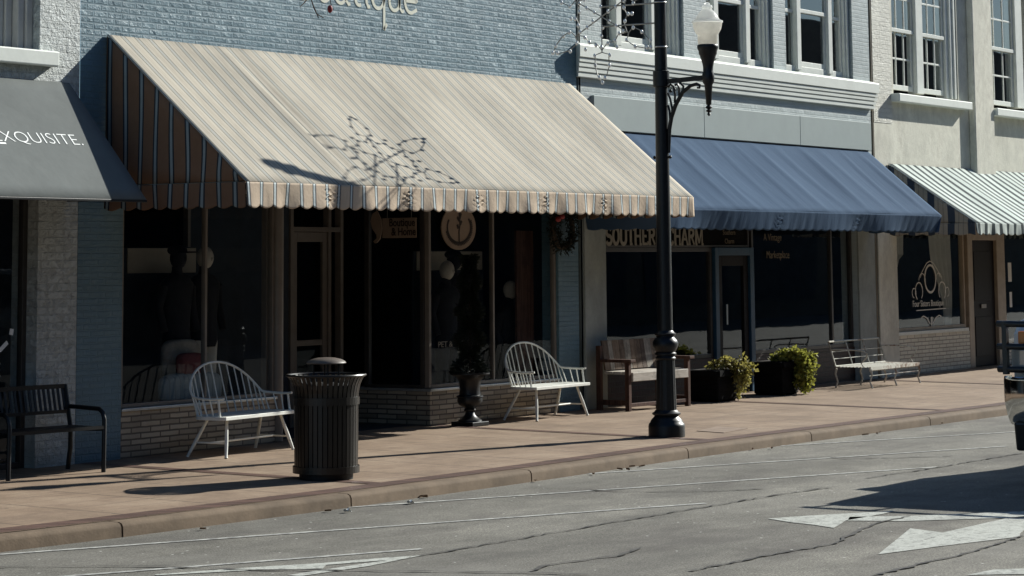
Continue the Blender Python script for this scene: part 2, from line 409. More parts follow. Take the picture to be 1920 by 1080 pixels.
def mat_road_paint():
    t = NT("white_road_paint"); t.set(0.75, 0, 0.25)
    wear = t.ramp(t.noise(16, 7, 0.8), [(0.53, 0.0), (0.60, 0.75)]); scuff = t.ramp(t.noise(2.4, 5, 0.7, sc=(0.4, 1.5, 1)), [(0.48, 0.0), (0.66, 0.45)])
    c = t.ramp(t.noise(60, 3, 0.8), [(0.38, (0.38, 0.39, 0.35)), (0.62, (0.54, 0.55, 0.50))])
    c = t.mix(scuff, c, (0.20, 0.195, 0.18)); c = t.mix(wear, c, (0.15, 0.147, 0.135)); t.col(c)
    t.bump(t.math('SUBTRACT', t.noise(62, 3), wear), 0.4, 0.006); return t.m
K['paint_white'] = mat_road_paint()
def mat_worn_line():
    t = NT("worn_road_line"); t.set(0.8, 0, 0.3)
    f = t.ramp(t.noise(13, 6, 0.75), [(0.40, 0.0), (0.58, 1.0)])
    t.col(t.mix(f, (0.50, 0.50, 0.46), (0.24, 0.238, 0.225))); t.bump(t.noise(95, 3), 0.4, 0.006); return t.m
K['worn_line'] = mat_worn_line()
K['tar'] = mat_plain("black_tar_sealant", (0.075, 0.071, 0.064), 0.7, 0, 0.25, var=0.3, bump=0.2)
K['asphalt'] = mat_asphalt(); K['sidewalk'] = mat_sidewalk()
K['curb'] = mat_plain("curb_concrete", (0.165, 0.122, 0.084), 0.85, 0, 0.2, var=0.30, nscale=3.0, bump=0.35, bs=45, bd=0.006)
K['lettering'] = mat_plain("cream_letter_paint", (0.28, 0.25, 0.195), 0.6, var=0.15, bump=0.0)
K['wall_letter'] = mat_plain("faded_cream_wall_paint", (0.66, 0.66, 0.55), 0.7, var=0.12, nscale=20, bump=0.2)
K['decal'] = mat_plain("pale_window_decal", (0.62, 0.60, 0.54), 0.6, var=0.1, bump=0.0)
K['white_letter'] = mat_plain("white_vinyl_letter", (0.80, 0.82, 0.80), 0.6, var=0.04, bump=0.0)
K['gold_letter'] = mat_plain("faded_gold_letter", (0.13, 0.09, 0.04), 0.5, var=0.3, bump=0.0)
K['sign_board'] = mat_plain("tan_sign_board", (0.30, 0.22, 0.16), 0.7, var=0.12, bump=0.05)
K['sign_ink'] = mat_plain("brown_sign_ink", (0.030, 0.020, 0.016), 0.7, var=0.1, bump=0.0)
K['mannequin'] = mat_plain("pale_mannequin", (0.62, 0.56, 0.48), 0.45, var=0.08, bump=0.0)
K['dark_cloth'] = mat_plain("dark_garment_cloth", (0.018, 0.019, 0.024), 0.9, var=0.25, bump=0.3, bs=20, bd=0.02)
K['pale_cloth'] = mat_plain("pale_trouser_cloth", (0.70, 0.66, 0.57), 0.9, var=0.15, bump=0.3, bs=14, bd=0.02)
K['pillow_cloth'] = mat_plain("cream_pillow_cloth", (0.34, 0.31, 0.26), 0.9, var=0.25, nscale=7, bump=0.6, bs=9, bd=0.04)
K['red_cloth'] = mat_plain("maroon_cushion_cloth", (0.18, 0.05, 0.05), 0.9, var=0.2, bump=0.3, bs=14, bd=0.02)
K['panel'] = mat_plain("beige_display_panel", (0.42, 0.37, 0.30), 0.7, var=0.08, bump=0.0)
K['curtain'] = mat_plain("sheer_cream_curtain", (0.68, 0.67, 0.60), 0.9, var=0.08, bump=0.0)
K['leaf_dark'] = mat_plain("dark_evergreen_leaf", (0.009, 0.016, 0.010), 0.6, var=0.5, nscale=9, bump=0.0)
K['leaf_vine'] = mat_plain("yellow_green_vine_leaf", (0.25, 0.255, 0.05), 0.55, var=0.55, nscale=11, bump=0.0)
K['leaf_ivy'] = mat_plain("brownish_vine_leaf", (0.30, 0.27, 0.075), 0.55, var=0.6, nscale=11, bump=0.0)
K['stem'] = mat_plain("brown_stem", (0.06, 0.04, 0.025), 0.8, var=0.3, bump=0.0)
K['red_ribbon'] = mat_plain("red_ribbon", (0.25, 0.02, 0.02), 0.6, var=0.2, bump=0.0)
for q, a_ in (('leaf_vine', 0.5), ('leaf_ivy', 0.45), ('globe', 0.6), ('globe_dirty', 0.65), ('curtain', 0.3)): translucent(K[q], a_)
K['planter'] = mat_wood("black_stained_planter_wood", (0.005, 0.005, 0.006), (0.010, 0.010, 0.010), (3, 3, 30), 0.9, 0.08)
K['soil'] = mat_plain("potting_soil", (0.02, 0.014, 0.01), 0.9, var=0.4, bump=0.5)
K['bench_frame'] = mat_wood("red_brown_timber", (0.050, 0.023, 0.016), (0.11, 0.055, 0.038))
K['bench_slab'] = mat_wood("weathered_grey_timber", (0.36, 0.32, 0.27), (0.55, 0.50, 0.44), (2, 25, 25))
PLANKS = [mat_wood("plank_%s" % n, a, b, (26, 26, 1.6)) for n, a, b in (
    ("umber", (0.09, 0.06, 0.04), (0.17, 0.12, 0.085)), ("grey", (0.22, 0.19, 0.155), (0.36, 0.32, 0.265)),
    ("tan", (0.15, 0.105, 0.07), (0.24, 0.175, 0.125)), ("dark", (0.06, 0.04, 0.03), (0.13, 0.09, 0.065)))]
K['awning_grey'] = mat_plain("charcoal_awning_canvas", (0.150, 0.162, 0.158), 0.85, 0, 0.08, var=0.10, nscale=1.5, bump=0.25, bs=3.0, bd=0.03)
def mat_blue_awning():
    t = NT("blue_awning_canvas"); t.set(0.9, 0, 0.06)
    f = t.noise(1.1, 6, 0.7, sc=(3.0, 0.8, 0.8))
    base = t.ramp(f, [(0.36, (0.048, 0.083, 0.140)), (0.62, (0.056, 0.095, 0.156))])
    t.col(t.mix(t.ramp(t.noise(2.0, 7, 0.8), [(0.58, 0.0), (0.74, 0.22)]), base, (0.11, 0.155, 0.21))); t.bump(t.noise(2.0, 3, sc=(1.6, 0.5, 0.5)), 0.25, 0.05); return t.m
K['awning_blue'] = mat_blue_awning()
K['chrome'] = mat_plain("chrome_bumper", (0.62, 0.62, 0.61), 0.10, 1.0, 0.5, var=0.04, bump=0.0)
K['car_white'] = mat_plain("white_car_paint", (0.66, 0.67, 0.66), 0.25, 0, 0.6, var=0.02, bump=0.0)
K['car_black'] = mat_plain("black_plastic_trim", (0.010, 0.011, 0.012), 0.35, 0, 0.5, var=0.2, bump=0.0)
K['rubber'] = mat_plain("tyre_rubber", (0.012, 0.012, 0.012), 0.8, var=0.2, bump=0.2)
K['amber'] = mat_plain("amber_lens", (0.75, 0.24, 0.05), 0.2, 0, 0.6, var=0.1, bump=0.0)
K['lens'] = mat_plain("clear_headlight_lens", (0.55, 0.55, 0.52), 0.1, 0.3, 0.7, var=0.05, bump=0.0)
K['roof_dark'] = mat_plain("dark_roofing", (0.05, 0.05, 0.05), 0.9, var=0.2, bump=0.2)
K['drain'] = mat_plain("dark_green_downpipe", (0.045, 0.06, 0.055), 0.5, var=0.2, bump=0.1)
K['conduit'] = mat_plain("brown_downpipe", (0.17, 0.145, 0.10), 0.5, var=0.2, bump=0.1)
K['paper'] = mat_plain("scrap_paper", (0.75, 0.75, 0.72), 0.8, var=0.05, bump=0.0)
K['cover_iron'] = mat_plain("cover_concrete", (0.27, 0.20, 0.15), 0.7, var=0.2, bump=0.3)
TANc = (0.58, 0.47, 0.36); NAVY = (0.09, 0.105, 0.11); SKYB = (0.60, 0.66, 0.66)
P_ = 0.178*S
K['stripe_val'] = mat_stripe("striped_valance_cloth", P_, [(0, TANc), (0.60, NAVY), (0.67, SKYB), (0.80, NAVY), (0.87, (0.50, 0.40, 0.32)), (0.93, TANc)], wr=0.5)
BRN = (0.20, 0.122, 0.080)  # the awning's beige, browned to paint in the shade of its side
K['stripe_side'] = mat_stripe("shaded_striped_side_cloth", P_, [(0, BRN), (0.52, (0.035, 0.045, 0.055)), (0.61, (0.25, 0.30, 0.315)), (0.76, (0.035, 0.045, 0.055)), (0.85, BRN)], axis=1, wr=0.3)
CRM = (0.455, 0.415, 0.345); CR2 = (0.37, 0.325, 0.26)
K['stripe_top'] = mat_stripe("cream_striped_cloth", P_, [(0, CRM), (0.10, CR2), (0.15, CRM), (0.24, CR2), (0.29, CRM), (0.53, (0.10, 0.11, 0.11)), (0.585, CRM), (0.65, (0.33, 0.35, 0.335)), (0.76, CRM), (0.815, (0.10, 0.11, 0.11)), (0.87, CRM)], wr=0.22)  # same stripes as the valance, greyer cream with thinner lines
WHT = (0.56, 0.62, 0.58); NV2 = (0.06, 0.075, 0.095)
K['stripe_nw'] = mat_stripe("white_navy_striped_cloth", 0.27*S, [(0, WHT), (0.50, (0.030, 0.045, 0.050)), (0.90, WHT)], wr=0.3)
K['stripe_nw_side'] = mat_stripe("navy_beige_side_cloth", 0.30*S, [(0, (0.42, 0.36, 0.27)), (0.18, (0.30, 0.26, 0.2)), (0.24, (0.42, 0.36, 0.27)), (0.42, (0.28, 0.24, 0.19)), (0.48, (0.42, 0.36, 0.27)), (0.64, NV2)], axis=1, wr=0.2)

# ------------------------------------------------------------------ the setting: road, sidewalk, kerb
def zs(y): return 0.04*min(1.0, max(0.0, 1+y/3.31))
KERB = [(-60, -1.0), (-30, -1.7), (-12, -2.45), (-6, -2.82), (-4, -3.0), (-2.9, -3.12), (-0.7, -3.27), (1.8, -3.34), (4.4, -3.34), (6.8, -3.42), (11.7, -3.64), (18, -3.95), (30, -4.5), (60, -5.9)]
def ky(x):
    for (a, b), (c, d) in zip(KERB, KERB[1:]):
        if a <= x <= c: return b+(d-b)*(x-a)/(c-a)
    return KERB[-1][1]
RZ0 = -0.10
XS = [-60, -30, -12, -9, -6] + [-5+0.5*i for i in range(0, 60)] + [26, 30, 40, 60]
mb = MB()
nr = 8
for x in XS:
    for y in [2.6] + [ky(x)*k/nr for k in range(nr+1)]: mb.v.append((x, y, zs(y)))
m_ = nr+2
for i in range(len(XS)-1):
    for j in range(m_-1):
        mb.f.append((i*m_+j, i*m_+j+1, (i+1)*m_+j+1, (i+1)*m_+j)); mb.sm.append(True)
sidewalk = struct(mb.build("sidewalk", K['sidewalk']))
# brick bands: along the kerb and across the walk
mb = MB()
for a, b in zip(XS, XS[1:]):
    mb.quad((a, ky(a)+0.012, 0.004), (b, ky(b)+0.012, 0.004), (b, ky(b)+0.19, zs(-3.0)+0.0045), (a, ky(a)+0.19, zs(-3.0)+0.0045))
for xc in (-10.2, -5.05, 0.1, 5.27, 10.42, 15.6, 20.8):
    for k in range(12):
        y0 = -0.02+(ky(xc)+0.21)*k/12; y1 = -0.02+(ky(xc)+0.21)*(k+1)/12
        mb.quad((xc-0.07, y1, zs(y1)+0.004), (xc+0.07, y1, zs(y1)+0.004), (xc+0.07, y0, zs(y0)+0.004), (xc-0.07, y0, zs(y0)+0.004))
mb.build("brick_band", K['strip_brick'], sidewalk, smooth=False)
# kerb stones with joints
mb = MB(); kx = -28.0
joints = [-2.94, 1.75, 4.39, 6.76, 9.4]
cuts = sorted(joints + [-2.94-2.6*i for i in range(1, 9)] + [-0.62] + [9.4+2.6*i for i in range(1, 12)])
for a, b in zip(cuts, cuts[1:]):
    n = 6; a2 = a+0.008; b2 = b-0.008
    prof = [(0.0, -0.25), (0.0, -0.001), (-0.095, -0.003), (-0.118, -0.012), (-0.130, -0.035), (-0.140, -0.25)]
    base = len(mb.v)
    for i in range(n+1):
        x = a2+(b2-a2)*i/n
        for dy, z in prof: mb.v.append((x, ky(x)+dy, z))
    m = len(prof)
    for i in range(n):
        for j in range(m-1): mb.f.append((base+i*m+j, base+i*m+j+1, base+(i+1)*m+j+1, base+(i+1)*m+j)); mb.sm.append(True)
    mb.f.append(tuple(base+j for j in range(m))); mb.sm.append(False)
    mb.f.append(tuple(base+n*m+j for j in reversed(range(m)))); mb.sm.append(False)
struct(mb.build("kerb", K['curb']))
mb = MB()
mb.quad((-400, -400, RZ0), (400, -400, RZ0), (400, 30, RZ0), (-400, 30, RZ0))
road = struct(mb.build("road", K['asphalt']))
def strip(pts, w, z, mbb):
    P2 = [Vector(p) for p in pts]
    L = []; Q = []
    for i, p in enumerate(P2):
        a = P2[max(i-1, 0)]; b = P2[min(i+1, len(P2)-1)]; d = (b-a).normalized(); nn = Vector((-d.y, d.x))
        ww = w[i] if isinstance(w, (list, tuple)) else w
        L.append(p+nn*ww/2); Q.append(p-nn*ww/2)
    for i in range(len(P2)-1):
        mbb.quad((Q[i].x, Q[i].y, z), (Q[i+1].x, Q[i+1].y, z), (L[i+1].x, L[i+1].y, z), (L[i].x, L[i].y, z))
for a, b in (((-4.06, -3.235), (0.886, -5.588)), ((-0.659, -3.40), (4.6, -5.84)), ((2.6, -3.5), (7.05, -5.493)), ((6.1, -3.55), (11.5, -6.05)), ((-7.4, -3.0), (-2.5, -5.4))):
    m_ = MB(); strip([a, b], 0.055, RZ0+0.004, m_); m_.build("parking_line", K['worn_line'], road, smooth=False)
def crack(pts, w):
    out = []; ws = []
    for i in range(len(pts)-1):
        n = max(4, int((Vector(pts[i+1])-Vector(pts[i])).length/0.07))
        for k in range(n):
            t = k/n; j = 0.016
            out.append((pts[i][0]+(pts[i+1][0]-pts[i][0])*t+R.uniform(-j, j), pts[i][1]+(pts[i+1][1]-pts[i][1])*t+R.uniform(-j, j)))
            ws.append(w*R.choice((0.25, 0.35, 0.5, 0.5, 0.7, 0.9)))
    out.append(pts[-1]); ws.append(w*0.2)
    m_ = MB(); strip(out, ws, RZ0+0.008, m_); m_.build("tar_seam", K['tar'], road, smooth=False)
for pts, w in (
    ([(-2.8,-5.61),(-1.83,-5.64),(-0.25,-5.68),(1.54,-5.76),(2.32,-5.83),(2.5,-5.89)], 0.04),
    ([(-3.08,-6.61),(-2.8,-6.55),(-2.19,-6.68),(-1.77,-6.59)], 0.05),
    ([(-2.62,-7.42),(-1.75,-7.47),(-1.03,-7.56),(0.21,-7.28),(0.76,-7.3)], 0.05),
    ([(-2.26,-8.43),(-1.66,-8.45),(-0.92,-8.49),(0.01,-8.43),(0.58,-8.43)], 0.05),
    ([(1.33,-4.28),(1.36,-4.6),(1.71,-5.17),(2.12,-5.46)], 0.045),
    ([(4.61,-4.17),(5.08,-4.56),(4.98,-4.76),(5.71,-5.51)], 0.05),
    ([(-4.63,-3.54),(-4.03,-4.5),(-3.86,-5.15),(-3.61,-5.64),(-3.2,-6.55),(-3.05,-7.0)], 0.04),
    ([(3.33,-5.76),(4.37,-5.86),(6.34,-5.93)], 0.04)): crack(pts, w)
ZL = RZ0+0.004
for pts in ([(-0.16,-7.15),(-0.05,-6.95),(0.0,-6.77),(0.15,-6.49),(0.49,-6.67),(1.07,-7.05),(0.80,-7.06),(0.30,-7.02),(0.07,-7.09)],
            [(0.30,-7.035),(0.53,-6.94),(0.79,-7.28),(1.44,-7.84),(2.6,-8.6),(2.5,-8.95),(1.07,-8.01),(0.45,-7.37)],
            [(-1.35,-8.03),(0.07,-7.61),(-0.06,-7.90),(1.0,-7.93),(2.4,-8.45),(2.3,-8.9),(0.46,-8.28),(0.11,-8.37),(-0.03,-8.43),(-0.75,-8.2)],
            [(-1.99,-8.88),(-1.69,-8.92),(-1.2,-9.4),(-1.5,-9.5)],
            [(-4.31,-4.76),(-3.77,-5.05),(-3.40,-5.29),(-2.97,-5.48),(-2.78,-5.60),(-3.36,-5.63),(-3.94,-5.56),(-3.94,-5.47),(-3.70,-5.49),(-3.08,-5.56),(-3.45,-5.37),(-3.60,-5.46),(-3.71,-5.33),(-3.84,-5.16),(-4.33,-4.80)]):
    m_ = MB(); m_.poly([(x, y, ZL) for x, y in (pts)])
    m_.build("lane_arrow", K['paint_white'], road, smooth=False)

# ------------------------------------------------------------------ walls and windows
def wall(mb, x0, x1, z0, z1, holes, y=0.0, d=0.18):
    xs = sorted({x0, x1} | {h[i] for h in holes for i in (0, 1)}); zz = sorted({z0, z1} | {h[i] for h in holes for i in (2, 3)})
    xs = [x for x in xs if x0 <= x <= x1]; zz = [z for z in zz if z0 <= z <= z1]
    for a, b in zip(xs, xs[1:]):
        for c, e in zip(zz, zz[1:]):
            mx, mz = (a+b)/2, (c+e)/2
            if any(h[0] < mx < h[1] and h[2] < mz < h[3] for h in holes): continue
            mb.quad((a, y, c), (b, y, c), (b, y, e), (a, y, e))
    for a, b, c, e in holes:
        mb.quad((a, y, c), (a, y, e), (a, y+d, e), (a, y+d, c)); mb.quad((b, y, e), (b, y, c), (b, y+d, c), (b, y+d, e))
        if e < z1: mb.quad((a, y, e), (b, y, e), (b, y+d, e), (a, y+d, e))
        if c > z0: mb.quad((b, y, c), (a, y, c), (a, y+d, c), (b, y+d, c))
    return mb
def room(mb, x0, x1, y0, y1, z0, z1):
    """inside faces of a closed room, open towards the street"""
    mb.quad((x0,y1,z0),(x1,y1,z0),(x1,y1,z1),(x0,y1,z1)); mb.quad((x0,y0,z0),(x0,y1,z0),(x0,y1,z1),(x0,y0,z1))
    mb.quad((x1,y1,z0),(x1,y0,z0),(x1,y0,z1),(x1,y1,z1)); mb.quad((x0,y0,z1),(x0,y1,z1),(x1,y1,z1),(x1,y0,z1))
    mb.quad((x0,y0,z0),(x1,y0,z0),(x1,y1,z0),(x0,y1,z0)); return mb
def pane(x0, x1, z0, z1, y, par):
    g = 'glass_old' if z0 > 3.4 else ('glass' if x0 < 8.2 else 'glass_street')
    return MB().quad((x0,y,z0),(x1,y,z0),(x1,y,z1),(x0,y,z1)).build("pane", K[g], par, smooth=False)
def bars(name, x0, x1, z0, z1, y0, y1, w, mat, par, mull=(), rails=(), wb=None, mw=None, bevel=0.004):
    """frame of four bars with optional uprights and rails, butted end to end"""
    wb = wb or w; mw = mw or w; m = MB()
    m.box(x0, x0+w, y0, y1, z0, z1); m.box(x1-w, x1, y0, y1, z0, z1)
    m.box(x0+w, x1-w, y0, y1, z0, z0+wb); m.box(x0+w, x1-w, y0, y1, z1-w, z1)
    for x in mull: m.box(x-mw/2, x+mw/2, y0+0.002, y1-0.002, z0+wb, z1-w)
    for z in rails: m.box(x0+w, x1-w, y0+0.004, y1-0.004, z-mw/2, z+mw/2)
    return m.build(name, mat, par, bevel=bevel)

# ---- A: white brick shop at the left edge
A = thing("white_brick_shop", "white painted rough brick building at the left edge above the charcoal awning", "building", (-3, 0, 0))
m = MB(); wall(m, -6, -0.004, 0, 7, [(-1.55, -0.49, 3.52, 5.6), (-5.2, -0.475, 0.0, 2.95)], 0.0, 0.30)
m.build("wall", K['white_brick'], A, smooth=False)
MB().box(-1.75, -0.335, -0.085, 0.02, 3.385, 3.515).build("window_sill", K['cornice'], A, bevel=0.012)
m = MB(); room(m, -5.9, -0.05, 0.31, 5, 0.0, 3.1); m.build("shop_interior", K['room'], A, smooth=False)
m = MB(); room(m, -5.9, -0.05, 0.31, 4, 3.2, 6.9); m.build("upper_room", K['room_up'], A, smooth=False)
w = bars("window", -1.55, -0.88, 3.52, 5.6, 0.20, 0.27, 0.07, K['white_trim'], A, rails=(4.55,)); pane(-1.48, -0.95, 3.59, 5.53, 0.24, w)
m = MB()
for i in range(5): m.box(-0.875+i*0.077, -0.803+i*0.077, 0.26-0.045*i-0.02*(i % 2), 0.285, 3.522, 5.598)
m.build("fluted_casing", K['trim_shade'], A, bevel=0.008)
w = bars("shop_window", -5.2, -0.475, 0.04, 2.95, 0.12, 0.18, 0.05, K['bronze'], A, mull=(-2.9,)); pane(-5.15, -0.53, 0.09, 2.9, 0.15, w)

# ---- B: blue brick boutique
B = thing("blue_brick_shop", "blue painted brick boutique building behind the big striped awning", "building", (4, 0, 0))
m = MB(); wall(m, 0.0, 8.095, 0, 7, [(0.56, 7.672, 0.0, 2.42)], 0.0, 0.22)
m.build("wall", K['blue_brick'], B, smooth=False)
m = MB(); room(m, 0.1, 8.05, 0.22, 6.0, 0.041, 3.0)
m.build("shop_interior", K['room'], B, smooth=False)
m = MB(); m.box(0.563, 2.72, 0.012, 0.20, 0.0, 0.44).box(2.52, 2.72, 0.20, 1.15, 0.0, 0.44); m.build("brick_bulkhead", K['tan_brick'], B, smooth=False)
m = MB(); m.box(5.2, 7.669, 0.012, 0.20, 0.0, 0.385).box(5.2, 5.4, 0.20, 1.15, 0.0, 0.385); m.build("brick_bulkhead", K['tan_brick'], B, smooth=False)
MB().box(0.563, 2.74, -0.012, 0.20, 0.442, 0.468).build("window_sill", K['alu_sill'], B, bevel=0.004)
m = MB(); m.box(5.185, 7.669, -0.012, 0.2, 0.387, 0.415).box(5.185, 5.4, 0.2, 1.14, 0.387, 0.415); m.build("window_sill", K['alu_sill'], B, bevel=0.004)
MB().box(0.60, 2.52, 0.21, 1.6, 0.40, 0.43).build("display_floor", K['room'], B, smooth=False)
MB().box(5.41, 7.64, 0.21, 1.6, 0.35, 0.38).build("display_floor", K['room'], B, smooth=False)
w = bars("shop_window", 0.575, 2.70, 0.470, 2.40, 0.03, 0.085, 0.035, K['tan_trim'], B, mull=(1.715,), mw=0.03)
pane(0.61, 2.665, 0.50, 2.37, 0.058, w)
w = MB(); w.box(2.645, 2.70, 0.088, 0.15, 0.47, 2.40).box(2.655, 2.70, 1.08, 1.14, 0.47, 2.40).box(2.655, 2.70, 0.15, 1.08, 2.35, 2.40)
w = w.build("return_window", K['tan_trim'], B, bevel=0.004)
MB().quad((2.68,0.15,0.47),(2.68,1.08,0.47),(2.68,1.08,2.35),(2.68,0.15,2.35)).build("pane", K['glass'], w, smooth=False)
MB().tube([(2.735, 0.02, 0.05), (2.735, 0.02, 2.41)], 0.052, 16).build("corner_post", K['tan_trim'], B)
w = bars("shop_window", 5.215, 7.665, 0.417, 2.40, 0.03, 0.085, 0.04, K['tan_trim'], B, mull=(6.42,), mw=0.032)
pane(5.255, 7.625, 0.45, 2.36, 0.058, w)
MB().box(7.28, 7.62, 0.30, 0.33, 0.45, 2.05).build("display_side_panel", K['bench_frame'], B, smooth=False)
w = MB(); w.box(5.205, 5.26, 0.088, 0.14, 0.417, 2.40).box(5.205, 5.26, 0.80, 0.86, 0.417, 2.40).box(5.205, 5.26, 0.14, 0.80, 2.35, 2.40).box(5.205, 5.26, 0.14, 0.80, 0.417, 0.45)
w = w.build("return_window", K['bronze'], B, bevel=0.004)
MB().quad((5.23,0.8,0.45),(5.23,0.14,0.45),(5.23,0.14,2.35),(5.23,0.8,2.35)).build("pane", K['glass'], w, smooth=False)
dw = bars("entry_frame", 4.30, 5.19, 0.042, 2.40, 1.12, 1.20, 0.05, K['tan_trim'], B, mull=(4.96,), rails=(2.06,))
m = MB(); m.box(4.36, 4.43, 1.14, 1.18, 0.06, 2.03).box(4.86, 4.93, 1.14, 1.18, 0.06, 2.03).box(4.43, 4.86, 1.14, 1.18, 0.06, 0.30).box(4.43, 4.86, 1.14, 1.18, 1.93, 2.03).box(4.43, 4.86, 1.145, 1.175, 0.86, 0.92)
door = m.build("door", K['tan_trim'], B, bevel=0.004); MB().quad((4.43,1.16,0.30),(4.86,1.16,0.30),(4.86,1.16,1.93),(4.43,1.16,1.93)).build("pane", K['glass'], door, smooth=False)
MB().box(2.74, 4.29, 1.14, 1.18, 0.04, 2.4).build("entry_wall", K['room'], B, smooth=False)
# faded script painted on the brick (only its lower half is inside the picture)
def script(letters, x, z, h, w, y, mat, par, dx=0.0, t=0.004):
    m = MB()
    for ch in letters:
        g = SCRIPT[ch]
        for st in g[1]: m.ribbon([(x+px*h, z+pz*h+dx*(x+px*h)) for px, pz in st], w, y, t)
        x += g[0]*h
    return m.build("lettering", mat, par, smooth=False)
o_ = arc(0.45, 0.5, 0.42, 90, 450, 20, 0.5)
SCRIPT = {
 'B': (1.3, [[(0.2,0),(0.2,2.0)], [(0.2,2.0)]+arc(0.45,1.55,0.45,90,-90,10)+[(0.2,1.08)], [(0.2,1.08)]+arc(0.5,0.54,0.55,90,-90,10)+[(0.2,0)]]),
 'o': (1.05, [o_]),
 'u': (1.15, [[(0.1,1.0),(0.1,0.35)]+arc(0.45,0.36,0.35,180,360,10)+[(0.8,1.0)], [(0.8,1.0),(0.82,0.15),(1.0,0.0),(1.1,0.05)]]),
 't': (0.85, [[(0.3,1.8),(0.3,0.3)]+arc(0.55,0.28,0.25,180,300,8), [(0.0,1.15),(0.65,1.15)]]),
 'i': (0.55, [[(0.2,1.0),(0.2,0.2),(0.32,0.0),(0.45,0.03)], [(0.2,1.35),(0.2,1.48)]]),
 'q': (1.15, [o_, [(0.87,1.0),(0.87,-0.85)], [(0.87,-0.85),(1.05,-0.6)]]),
 'e': (1.1, [[(0.08,0.5),(0.86,0.5)]+arc(0.46,0.5,0.42,0,300,18,0.5)+[(0.9,0.16)]]),
}
script("Boutique", 2.99, 4.272, 0.245, 0.036, -0.004, K['wall_letter'], B)

# ---- C: grey shop with cornice
Cb = thing("grey_brick_shop", "pale grey painted brick building with white three part windows above the blue awning", "building", (12, 0, 0))
G1, G2, G3 = (8.67, 10.62), (11.2, 13.02), (13.38, 15.43)
m = MB(); wall(m, 8.185, 15.965, 0, 7, [(a, b, 4.13, 6.5) for a, b in (G1, G2, G3)] + [(8.66, 15.39, 0.0, 2.6)], 0.0, 0.24)
m.build("wall", K['grey_brick'], Cb, smooth=False)
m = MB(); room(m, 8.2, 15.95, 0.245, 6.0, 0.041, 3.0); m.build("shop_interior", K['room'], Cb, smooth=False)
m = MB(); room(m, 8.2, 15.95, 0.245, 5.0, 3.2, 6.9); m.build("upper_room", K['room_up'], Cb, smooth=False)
# cornice: slab on four ribs, mitred ends
prof = [(0.0, 3.80), (-0.052, 3.805), (-0.055, 3.847), (-0.040, 3.849), (-0.040, 3.861), (-0.066, 3.863), (-0.069, 3.903), (-0.052, 3.905), (-0.052, 3.917), (-0.078, 3.919), (-0.081, 3.957), (-0.064, 3.959), (-0.064, 3.971), (-0.090, 3.973), (-0.093, 4.010), (-0.076, 4.012), (-0.076, 4.024), (-0.106, 4.027), (-0.110, 4.155), (-0.10, 4.168), (0.0, 4.198)]
m = MB()
for xx, s_ in ((8.165, 1), (15.98, -1)):
    pass
n = len(prof)
for x, sg in ((8.10, -1), (15.96, 1)):
    for y, z in prof: m.v.append((x+sg*abs(y)*0.8, y, z))
for i in range(n-1): m.f.append((i, i+1, n+i+1, n+i)); m.sm.append(False)
m.f.append(tuple(reversed(range(n)))); m.sm.append(False); m.f.append(tuple(range(n, 2*n))); m.sm.append(False)
m.build("cornice", K['cornice'], Cb, smooth=False)
m = MB(); cx = [8.40, 11.02, 13.66, 15.88]
for a, b in zip(cx, cx[1:]): m.box(a+0.004, b-0.004, -0.045, 0.0, 3.215, 3.605)
m.build("fascia_panel", K['fascia'], Cb, bevel=0.004)
def triple(a, b, m1, m2, zr):
    """sidelight, sash, sidelight"""
    o = bars("window", a+0.02, b-0.13, 4.205, 6.5, 0.10, 0.17, 0.04, K['white_trim'], Cb, wb=0.09)
    for x in (m1, m2): MB().box(x-0.06, x+0.06, 0.065, 0.165, 4.24, 6.46).build("mullion", K['white_trim'], o, bevel=0.006)
    mm = MB(); mm.box(b-0.128, b-0.092, 0.06, 0.2, 4.2, 6.5).box(b-0.09, b-0.05, 0.035, 0.2, 4.2, 6.5)
    mm.build("casing", K['white_trim'], o, bevel=0.005)
    lo, hi = m1+0.062, m2-0.062
    s_ = MB()
    s_.box(lo, lo+0.03, 0.11, 0.14, 4.297, zr).box(hi-0.045, hi, 0.11, 0.14, 4.297, zr).box(lo+0.03, hi-0.045, 0.11, 0.14, 4.297, 4.365).box(lo+0.002, hi-0.002, 0.09, 0.14, zr, zr+0.05)
    s_.box(lo, lo+0.025, 0.10, 0.125, zr+0.052, 6.45).box(hi-0.03, hi, 0.10, 0.125, zr+0.052, 6.45)
    s_.build("sash", K['white_trim'], o, bevel=0.003)
    for q0, q1, z0, z1 in ((a+0.062, m1-0.062, zr-0.02, zr+0.025), (m2+0.062, b-0.172, zr-0.02, zr+0.025)):
        MB().box(q0, q1, 0.115, 0.145, z0, z1).build("sidelight_rail", K['white_trim'], o, bevel=0.003)
    pane(lo+0.025, hi-0.04, 4.36, zr+0.02, 0.128, o); pane(lo+0.02, hi-0.02, zr+0.03, 6.44, 0.112, o)
    pane(a+0.055, m1-0.055, 4.29, 6.46, 0.135, o); pane(m2+0.055, b-0.168, 4.29, 6.46, 0.135, o)
triple(*G1, 9.17, 10.00, 5.02); triple(*G2, 11.58, 12.44, 4.99); triple(*G3, 13.91, 14.87, 5.03)
